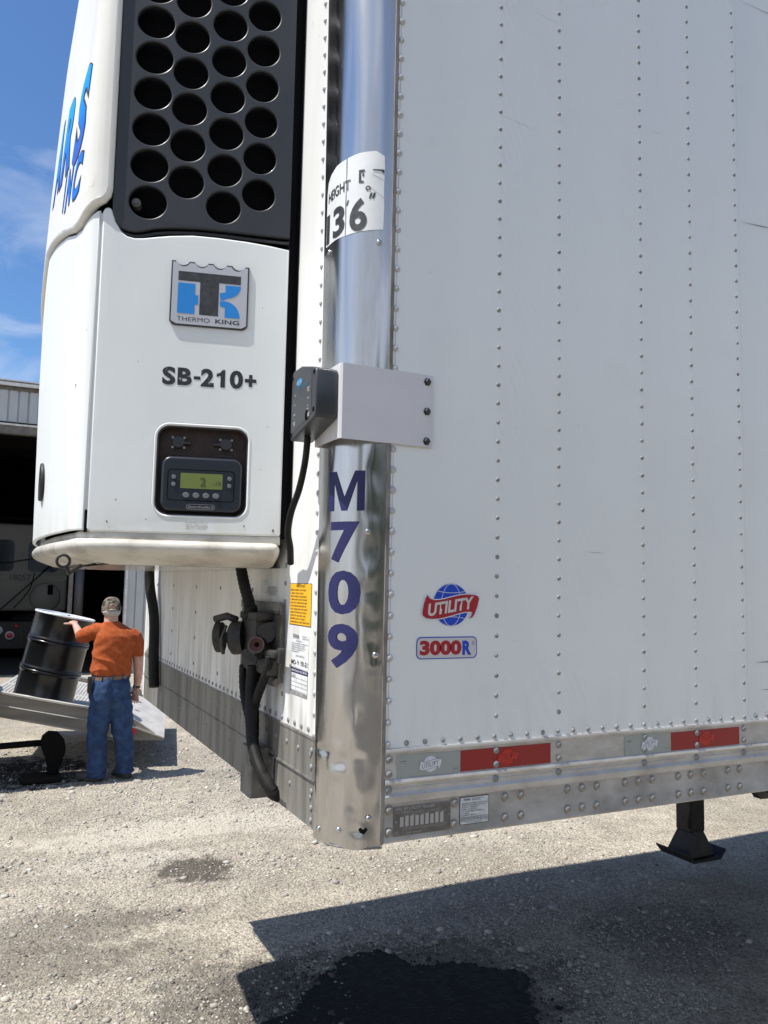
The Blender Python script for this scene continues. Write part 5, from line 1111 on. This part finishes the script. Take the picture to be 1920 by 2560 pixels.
def man():
    p = empty('person', (.243, 6.30, 0), 'man in orange t-shirt, jeans and camouflage cap, seen from behind, hand on the drum', 'person')
    HX = -.045
    # body: head, neck, arms, hands, legs, one surface
    b = bmesh.new()
    ell(b, (HX, .02, 1.590), (.076, .094, .098)); ell(b, (HX, .045, 1.535), (.060, .070, .055)); ell(b, (HX, .115, 1.565), (.014, .022, .02), 10)
    ell(b, (HX-.079, .02, 1.580), (.010, .020, .032), 10); ell(b, (HX+.079, .02, 1.580), (.010, .020, .032), 10)
    tube(b, [(HX, -.005, 1.40), (HX, .0, 1.47), (HX, .01, 1.54)], [.072, .064, .062], 16)
    loft(b, [(-.02, 0, .88, .14, .10), (-.02, 0, 1.0, .15, .105), (-.01, 0, 1.2, .16, .11), (-.005, 0, 1.36, .15, .10), (-.02, 0, 1.43, .09, .07)])
    # left arm raised to the drum
    LA = [(-.165, .0, 1.385), (-.235, .13, 1.335), (-.290, .27, 1.325), (-.305, .38, 1.375), (-.322, .465, 1.418)]
    tube(b, LA, [.055, .050, .043, .036, .026], 14)
    # right arm hanging
    RAa = [(.175, .0, 1.345), (.215, .0, 1.20), (.225, .01, 1.05), (.232, .02, .98), (.232, .04, .89), (.226, .055, .82)]
    tube(b, RAa, [.056, .052, .045, .043, .036, .028], 14)
    def hand(wrist, d, side, back, curl, thumb, ln=1):
        """palm plus four fingers and a thumb; d: forward, side: towards the thumb, back: back of the hand"""
        w = Vector(wrist); d = Vector(d).normalized(); side = Vector(side); side = (side-d*side.dot(d)).normalized(); back = side.cross(d) if back > 0 else d.cross(side)
        tube(b, [w-d*.02, w+d*.03, w+d*.07, w+d*.095], [.026, .034, .037, .034], 12, flat=(tuple(back), .45))
        for k, (o_, L_) in enumerate(((.033, .068), (.011, .076), (-.011, .071), (-.033, .056))):
            q = w+d*.088+side*o_; c1 = curl*(1+.12*k); P = [q-d*.02]; dd = d.copy(); P.append(q)
            for f in (.45, .32, .26):
                dd = (dd-back*c1*f*1.1+side*o_*.8).normalized(); P.append(P[-1]+dd*L_*f*ln)
            tube(b, P, [.010, .0086, .0080, .0074, .006], 10)
        q = w+d*.025+side*.030; td = (d*thumb[0]+side*thumb[1]-back*thumb[2]).normalized()
        tube(b, [q-side*.01, q+td*.030, q+td*.052, q+td*.072], [.014, .0125, .011, .008], 10)
    hand((-.322, .468, 1.420), (-.10, .90, .22), (-.95, -.05, .0), -1, .9, (.35, 1.0, .1))
    hand((.226, .056, .815), (-.10, .10, -1), (-.75, .55, 0), 1, 1.1, (.7, .7, .3))
    loft(b, [(-.10, 0, .06, .045, .05), (-.095, 0, .40, .055, .06), (-.09, 0, .80, .08, .09), (-.07, 0, .93, .09, .10)], 14)
    loft(b, [(.13, 0, .06, .045, .05), (.115, 0, .40, .055, .06), (.075, 0, .80, .08, .09), (.05, 0, .93, .09, .10)], 14)
    # face details on the far side
    for s in (-1, 1): ell(b, (HX+s*.03, .103, 1.590), (.012, .008, .008), 8)
    ell(b, (HX, .106, 1.535), (.024, .008, .008), 8)
    body = remesh(b, .0042, 'body', skin, p, 2)
    b = bmesh.new(); ell(b, (HX, -.004, 1.562), (.083, .086, .058)); 
    def hd(v): return noise.noise(v*60)*.003
    hb = remesh(b, .006, 'hair', hair, p, 2, hd)
    # shirt
    b = bmesh.new()
    loft(b, [(-.022, 0, .965, .178, .128), (-.022, 0, .985, .185, .135), (-.022, 0, 1.05, .185, .14), (-.012, 0, 1.15, .187, .14), (.0, -.003, 1.27, .195, .140), (.004, -.005, 1.34, .192, .132), (.0, -.005, 1.385, .165, .115), (-.02, 0, 1.425, .120, .090), (-.038, .0, 1.462, .078, .074), (-.042, .0, 1.475, .066, .066)], 32)
    tube(b, [(-.10, 0, 1.375), (-.165, .02, 1.385), (-.215, .085, 1.355), (-.262, .165, 1.325), (-.285, .215, 1.318)], [.075, .078, .074, .070, .066], 18)
    tube(b, [(.13, 0, 1.35), (.178, 0, 1.325), (.212, 0, 1.24), (.222, .003, 1.175), (.226, .005, 1.135)], [.072, .074, .070, .068, .067], 18)
    def fold(v):
        d = v.x*.9+v.z*1.0; w = max(0, 1-abs(v.z-1.12)/.36)
        diag = (.55-abs(math.sin(19*d+6*noise.noise(v*3.2)))**.7)*.016*w*(1 if v.y < .05 else .4)
        hem = math.sin(v.x*70+3*noise.noise(v*8))*.0030*max(0, 1-abs(v.z-.99)/.07)
        pit = math.sin(60*(v.z-.6*v.x))*.004*max(0, 1-(Vector((v.x+.17, 0, v.z-1.27))).length/.13)+math.sin(60*(v.z+.6*v.x))*.004*max(0, 1-(Vector((v.x-.17, 0, v.z-1.22))).length/.12)
        return diag+hem+pit+noise.noise(v*9)*.006+noise.noise(v*30)*.0012
    sh = remesh(b, .0075, 'shirt', shirt_m, p, 4, fold)
    # jeans
    b = bmesh.new()
    loft(b, [(-.022, 0, .66, .175, .125), (-.024, 0, .74, .192, .148), (-.024, 0, .82, .192, .150), (-.024, 0, .90, .180, .140), (-.022, 0, .972, .170, .125)], 32)
    loft(b, [(-.105, -.01, .030, .080, .085), (-.105, -.01, .07, .086, .09), (-.110, -.005, .20, .084, .09), (-.118, 0, .34, .090, .095), (-.120, 0, .46, .098, .10), (-.112, 0, .54, .106, .108), (-.100, 0, .64, .112, .118), (-.095, 0, .78, .115, .125)], 22)
    loft(b, [(.150, .0, .045, .082, .09), (.148, .0, .08, .088, .092), (.138, 0, .20, .084, .09), (.125, 0, .36, .088, .095), (.105, 0, .48, .100, .105), (.090, 0, .55, .106, .11), (.075, 0, .64, .110, .118), (.065, 0, .78, .112, .125)], 22)
    def jf(v):
        low = max(0, 1-v.z/.28); knee = max(0, 1-abs(v.z-.45)/.12); seat = max(0, 1-abs(v.z-.68)/.12)
        return (.5-abs(math.sin(v.z*42+5*noise.noise(v*6)))**.7)*.022*low+math.sin(v.z*60+v.x*45)*.006*knee+math.sin(v.z*55-abs(v.x+.02)*50)*.006*seat+noise.noise(v*7)*.016+noise.noise(v*20)*.005+math.sin(v.x*60+2*noise.noise(v*5))*.003
    je = remesh(b, .0075, 'jeans', jeans_m, p, 3, jf)
    def strip(name, m, ring, z0, z1, par=p, th=.004):
        t = bmesh.new(); A = []
        for k in range(40):
            a = 2*PI*k/40; A.append([t.verts.new((-.022+(ring[0])*math.cos(a), ring[1]*math.sin(a), z0+.010*math.cos(a))), t.verts.new((-.022+ring[0]*math.cos(a), ring[1]*math.sin(a), z1+.010*math.cos(a)))])
        for i in range(40): q, w = A[i], A[(i+1) % 40]; t.faces.new((q[0], w[0], w[1], q[1]))
        return obj(name, t, m, par, smooth=True)
    strip('belt', belt_m, (.182, .137), .935, .966)
    for a in (-150, -120, -90, -60, -32):
        b = bmesh.new()
        x = -.022+.1835*math.cos(math.radians(a)); y = .1385*math.sin(math.radians(a)); box(b, x-.005, x+.005, y-.005, y+.002, .925+.01*math.cos(math.radians(a)), .978+.01*math.cos(math.radians(a))); obj('belt_loop', b, jeans_m, je)
    # pockets: stitched panels on the seat
    b = bmesh.new()
    b = bmesh.new(); box(b, -.236, -.196, -.095, -.055, .815, .965, .008, 2); smooth_by(obj('phone_case', b, phone_m, p), 40)
    b = bmesh.new(); tube(b, [(.175, -.09, .93), (.19, -.10, .88), (.188, -.10, .83)], [.003, .004, .006], 6); box(b, .176, .196, -.11, -.10, .80, .835, .003); obj('keys', b, galv, p)
    t = bmesh.new(); lathe(t, [(.034, -.012), (.036, 0), (.034, .012)], 20, Matrix.Translation((.228, .05, .845)) @ Matrix.Rotation(.1, 4, 'X'), caps=False); obj('watch_strap', t, phone_m, p, smooth=True)
    # cap, seen from the back with its arched opening
    b = bmesh.new(); n = 40; rows = []
    for j in range(13):
        ph = j/12*PI/2; z = 1.592+.112*math.sin(ph); r = math.cos(ph)**.72
        rows.append([b.verts.new((HX+.089*r*math.cos(2*PI*k/n), .018+.104*r*math.sin(2*PI*k/n)+(0), z)) for k in range(n)])
    rows.insert(0, [b.verts.new((HX+.0885*math.cos(2*PI*k/n), .018+.103*math.sin(2*PI*k/n), 1.572)) for k in range(n)])
    for a, c in zip(rows, rows[1:]):
        for k in range(n):
            ang = 360*(k+.5)/n
            if abs(ang-270) < 26 and a[k].co.z < 1.628 and a[k].co.z > 1.580 and abs(ang-270) < 30-(a[k].co.z-1.58)*500: continue
            b.faces.new((a[k], a[(k+1) % n], c[(k+1) % n], c[k]))
    bmesh.ops.solidify(b, geom=list(b.faces), thickness=.003)
    cap = obj('cap', b, camo, p, smooth=True)
    b = bmesh.new(); t = shape2d([[(.075*math.cos(a), .085*math.sin(a)) for a in np.linspace(0, PI, 16)]], .004, .001); t.transform(Matrix.Translation((HX, .085, 1.588)) @ Matrix.Rotation(-.15, 4, 'X')); merge(b, t); obj('cap_peak', b, camo, cap)
    b = bmesh.new()
    P = [(HX+.0935*math.cos(math.radians(a)), .018+.1085*math.sin(math.radians(a)), 1.580) for a in range(236, 306, 8)]; tube(b, P, .006, 6); obj('cap_strap', b, mat('cap_strap', (.17, .15, .12), .8), cap, smooth=True)
    # shoes
    for x, y, r, l in ((-.165, .01, .9, .135), (.135, .03, .5, .13)):
        b = bmesh.new(); M = Matrix.Translation((x, y, 0)) @ Matrix.Rotation(r, 4, 'Z')
        t = bmesh.new(); ell(t, (0, -.03, .05), (.048, .085, .045)); ell(t, (0, .06, .040), (.050, .09, .036)); box(t, -.045, .045, -.10, .13, .006, .03, .012, 2); merge(b, t, M)
        s = remesh(b, .006, 'shoe', shoe_m, p, 3)
    return p
man()

# ------------------------------------------------------------------ warehouse
BY = 15.0
def building():
    w = empty('warehouse', (0, BY, 0), 'steel clad warehouse with a wide dark doorway, ribbed wall panels and a flat eave', 'warehouse')
    def ribbed(x0, x1, z0, z1, y, pitch=.1768):
        b = bmesh.new(); xs = []
        n = int((x1-x0)/pitch)+1
        prof = []
        for k in range(n):
            x = x0+k*pitch; prof += [(x, 0), (x+pitch*.80, 0), (x+pitch*.84, .028), (x+pitch*.96, .028)]
        prof = [q for q in prof if q[0] <= x1]
        lo = [b.verts.new((x, d, z0)) for x, d in prof]; hi = [b.verts.new((x, d, z1)) for x, d in prof]
        for i in range(len(prof)-1): b.faces.new((lo[i], lo[i+1], hi[i+1], hi[i]))
        return b
    JX = 1.596; b = ribbed(-6.0, 9.0, 4.83, 5.44, 0)
    obj('header_cladding', b, corr, w, recalc=False)
    b = ribbed(JX+.05, 9.0, 0, 4.83, 0); obj('wall_cladding', b, corr, w, recalc=False)
    b = ribbed(-6, -2.6, 0, 4.83, 0); obj('wall_cladding', b, corr, w, recalc=False)
    b = bmesh.new(); box(b, -6, 9, -.10, .10, 5.52, 5.60); box(b, -6, 9, -.03, .2, 5.44, 5.52); tr = obj('eave_trim', b, trim_b, w)
    b = bmesh.new(); box(b, -6, 9, -.125, -.1015, 5.505, 5.57); box(b, -6, 9, -.11, .1, 5.602, 5.625); obj('gutter_edge', b, trim_w, tr)
    b = bmesh.new(); box(b, -6, JX+.05, -.05, .09, 4.755, 4.79); box(b, JX, JX+.045, -.05, .1, 0, 4.75); jt = obj('door_trim', b, trim_w, w)
    b = bmesh.new(); box(b, -6, JX, -.02, .15, 4.60, 4.753); box(b, -6, 9, .11, .16, 4.792, 5.44); obj('door_header', b, trim_b, w)
    b = bmesh.new()
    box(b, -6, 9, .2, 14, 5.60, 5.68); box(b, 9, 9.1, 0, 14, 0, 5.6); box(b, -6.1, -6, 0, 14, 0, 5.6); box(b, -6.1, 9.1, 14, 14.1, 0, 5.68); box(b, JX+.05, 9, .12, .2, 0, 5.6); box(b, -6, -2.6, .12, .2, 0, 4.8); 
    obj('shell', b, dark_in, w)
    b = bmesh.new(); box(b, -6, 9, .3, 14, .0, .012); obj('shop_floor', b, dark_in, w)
    b = bmesh.new()
    for k in range(6): box(b, -6, 9, .8+k*1.6, .9+k*1.6, 5.15, 5.55)
    for x, z in ((-.7, 3.3), (.2, 3.0)): box(b, x-1.2, x+1.5, 5.5, 5.6, z, z+.08)
    obj('roof_beam', b, dark_in, w)
building()
def truck():
    t = empty('parked_truck', (.113, 18.5, -.24), 'pale truck numbered 18057 parked in the dark of the warehouse doorway', 'truck')
    t.scale = (1.128, 1.128, 1.128)
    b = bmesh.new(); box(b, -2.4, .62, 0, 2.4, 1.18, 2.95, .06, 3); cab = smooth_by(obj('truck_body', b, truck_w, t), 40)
    for x0, x1 in ((-.98, -.42), (-.16, .42)):
        s = shape2d([rrect(x0, x1, 1.98, 2.62, .10)]); put(s, lambda x, z, o: Vector((x, -.004-o, z))); obj('truck_window', s, glass_d, cab, recalc=False)
    b = bmesh.new(); box(b, -2.4, .60, -.012, -.001, 1.80, 1.93, .004); obj('body_stripe', b, truck_w, cab)
    s = text2d('18057', -.285, 1.863, .40, .115, bold=.02); obj('truck_number', put(s, lambda x, z, o: Vector((x, -.0145, z))), blackink, cab, recalc=False)
    b = bmesh.new(); lathe(b, [(.28, 0), (.29, .03), (.27, .05), (.0005, .06)], 36, Matrix.Translation((.20, -.0, 1.47)) @ Matrix.Rotation(PI/2, 4, 'X')); obj('round_hatch', b, truck_w, cab, smooth=True)
    b = bmesh.new()
    for x, z, w_, h in ((.24, 1.62, .10, .20), (-.86, 1.60, .09, .17), (-.84, 1.40, .10, .07)): box(b, x, x+w_, -.075, -.002, z-h/2, z+h/2)
    obj('latch', b, black_gap, cab)
    b = bmesh.new(); box(b, -2.4, .2, -.10, .3, .42, .98, .02); ch = obj('truck_chassis', b, steel_black, t)
    for x, z, r, m in ((-.63, .80, .085, 'lamp_white'), (-.42, .70, .085, 'lamp_red'), (-.72, .68, .085, 'lamp_white'), (-.31, .885, .035, 'lamp_red')):
        b = bmesh.new(); lathe(b, [(r, 0), (r, .015), (r*.8, .025), (.0005, .028)], 24, Matrix.Translation((x, -.10, z)) @ Matrix.Rotation(PI/2, 4, 'X'))
        mm = MATS.get(m) or mat(m, (.60, .60, .58) if m == 'lamp_white' else (.60, .02, .03), .25)
        l = obj('tail_lamp', b, mm if r < .05 or m == 'lamp_white' else MATS.get('lamp_white'), ch, smooth=True)
        if r > .05 and m == 'lamp_red':
            b = bmesh.new(); lathe(b, [(r*.68, .024), (r*.6, .032), (.0005, .034)], 24, Matrix.Translation((x, -.10, z)) @ Matrix.Rotation(PI/2, 4, 'X')); obj('lamp_lens', b, mm, ch, smooth=True)
    for x in (-1.6, .0):
        b = bmesh.new(); lathe(b, [(.2, -.14), (.46, -.15), (.5, -.11), (.5, .11), (.46, .15), (.2, .14)], 28, Matrix.Translation((x, .6, .715)) @ Matrix.Rotation(PI/2, 4, 'X')); obj('wheel', b, rubber, t, smooth=True)
    b = bmesh.new()
    tube(b, spline_pts([(-.95, -.25, 2.25), (-.6, -.3, 2.15), (-.3, -.3, 2.20), (.3, -.25, 2.33), (.5, -.2, 2.4)], 6), .014, 8); tube(b, [(-.75, -.25, 2.2), (-.73, -.25, 1.3)], .013, 8); tube(b, [(.30, -.25, 2.15), (-.62, -.28, 1.22)], .014, 8); tube(b, spline_pts([(-.03, -.2, 1.95), (-.12, -.22, 1.6), (-.38, -.25, 1.25)], 5), .012, 8)
    obj('air_lines', b, rubber, t, smooth=True)
truck()
def post():
    o = empty('door_post', (.62, 15.55, 0), 'slim dark steel post just inside the warehouse doorway', 'post')
    b = bmesh.new(); box(b, -.03, .05, 0, .08, 0, 4.6); obj('post_shaft', b, trim_b, o)
    b = bmesh.new(); cyl(b, (.20, .3, 1.1), (.20, .3, 2.1), .09, .09, 16); cyl(b, (.20, .3, 0), (.20, .3, 1.1), .03, .03, 10); obj('post_canister', b, mat('canister', (.10, .10, .11), .5), o, smooth=True)
post()

# ------------------------------------------------------------------ what the polished corner mirrors: trees and an added dark strip behind the photographer
def tree(x, y, h, seed):
    rnd = random.Random(seed); t = empty('broadleaf_tree', (x, y, 0), 'leafy green tree at the yard edge, mirrored in the polished steel corner', 'tree', 'trees mirrored in the polished corner')
    b = bmesh.new(); tube(b, spline_pts([(0, 0, 0), (.1, 0, h*.25), (-.1, .1, h*.5), (.1, 0, h*.8)], 3), [.25, .22, .2, .17, .15, .13, .1, .08, .07, .05], 8); obj('trunk', b, mat('bark', (.10, .075, .055), .9) if 'bark' not in MATS else MATS['bark'], t)
    b = bmesh.new()
    for k in range(46):
        a = rnd.uniform(0, 2*PI); r = rnd.uniform(0, .32*h)*rnd.random()**.3; z = h*rnd.uniform(.16, .95); c = Vector((r*math.cos(a), r*math.sin(a), z))
        for j in range(60):
            p = c+Vector((rnd.gauss(0, 1), rnd.gauss(0, 1), rnd.gauss(0, .7)))*h*.07; n = Vector((rnd.gauss(0, 1), rnd.gauss(0, 1), rnd.gauss(0, 1))).normalized(); u = n.orthogonal().normalized()*.22; v = n.cross(u)
            b.faces.new([b.verts.new(p+u), b.verts.new(p+v), b.verts.new(p-u), b.verts.new(p-v)])
    obj('crown', b, mat('leaves', (.07, .11, .03), .7) if 'leaves' not in MATS else MATS['leaves'], t, recalc=False)
for i, (x, y, h) in enumerate(((-7, -15, 6), (-3, -16, 7), (.5, -15, 5.5), (4, -16, 7), (8, -15, 6), (-12, -12, 6), (12, -16, 7), (16, -14, 6))): tree(x, y, h, i)

def mirror_strip():
    bm = bmesh.new(); v = [bm.verts.new(p) for p in ((-60, -11, .004), (60, -11, .004), (60, -5.2, .004), (-60, -5.2, .004))]; bm.faces.new(v)  # added out of view to give the polished corner a dark band to mirror
    tag(obj('mirror_strip', bm, mat('dark_strip', (.05, .05, .05), .9, col2=(.08, .078, .072), vscale=30), recalc=False), kind='structure')
mirror_strip()
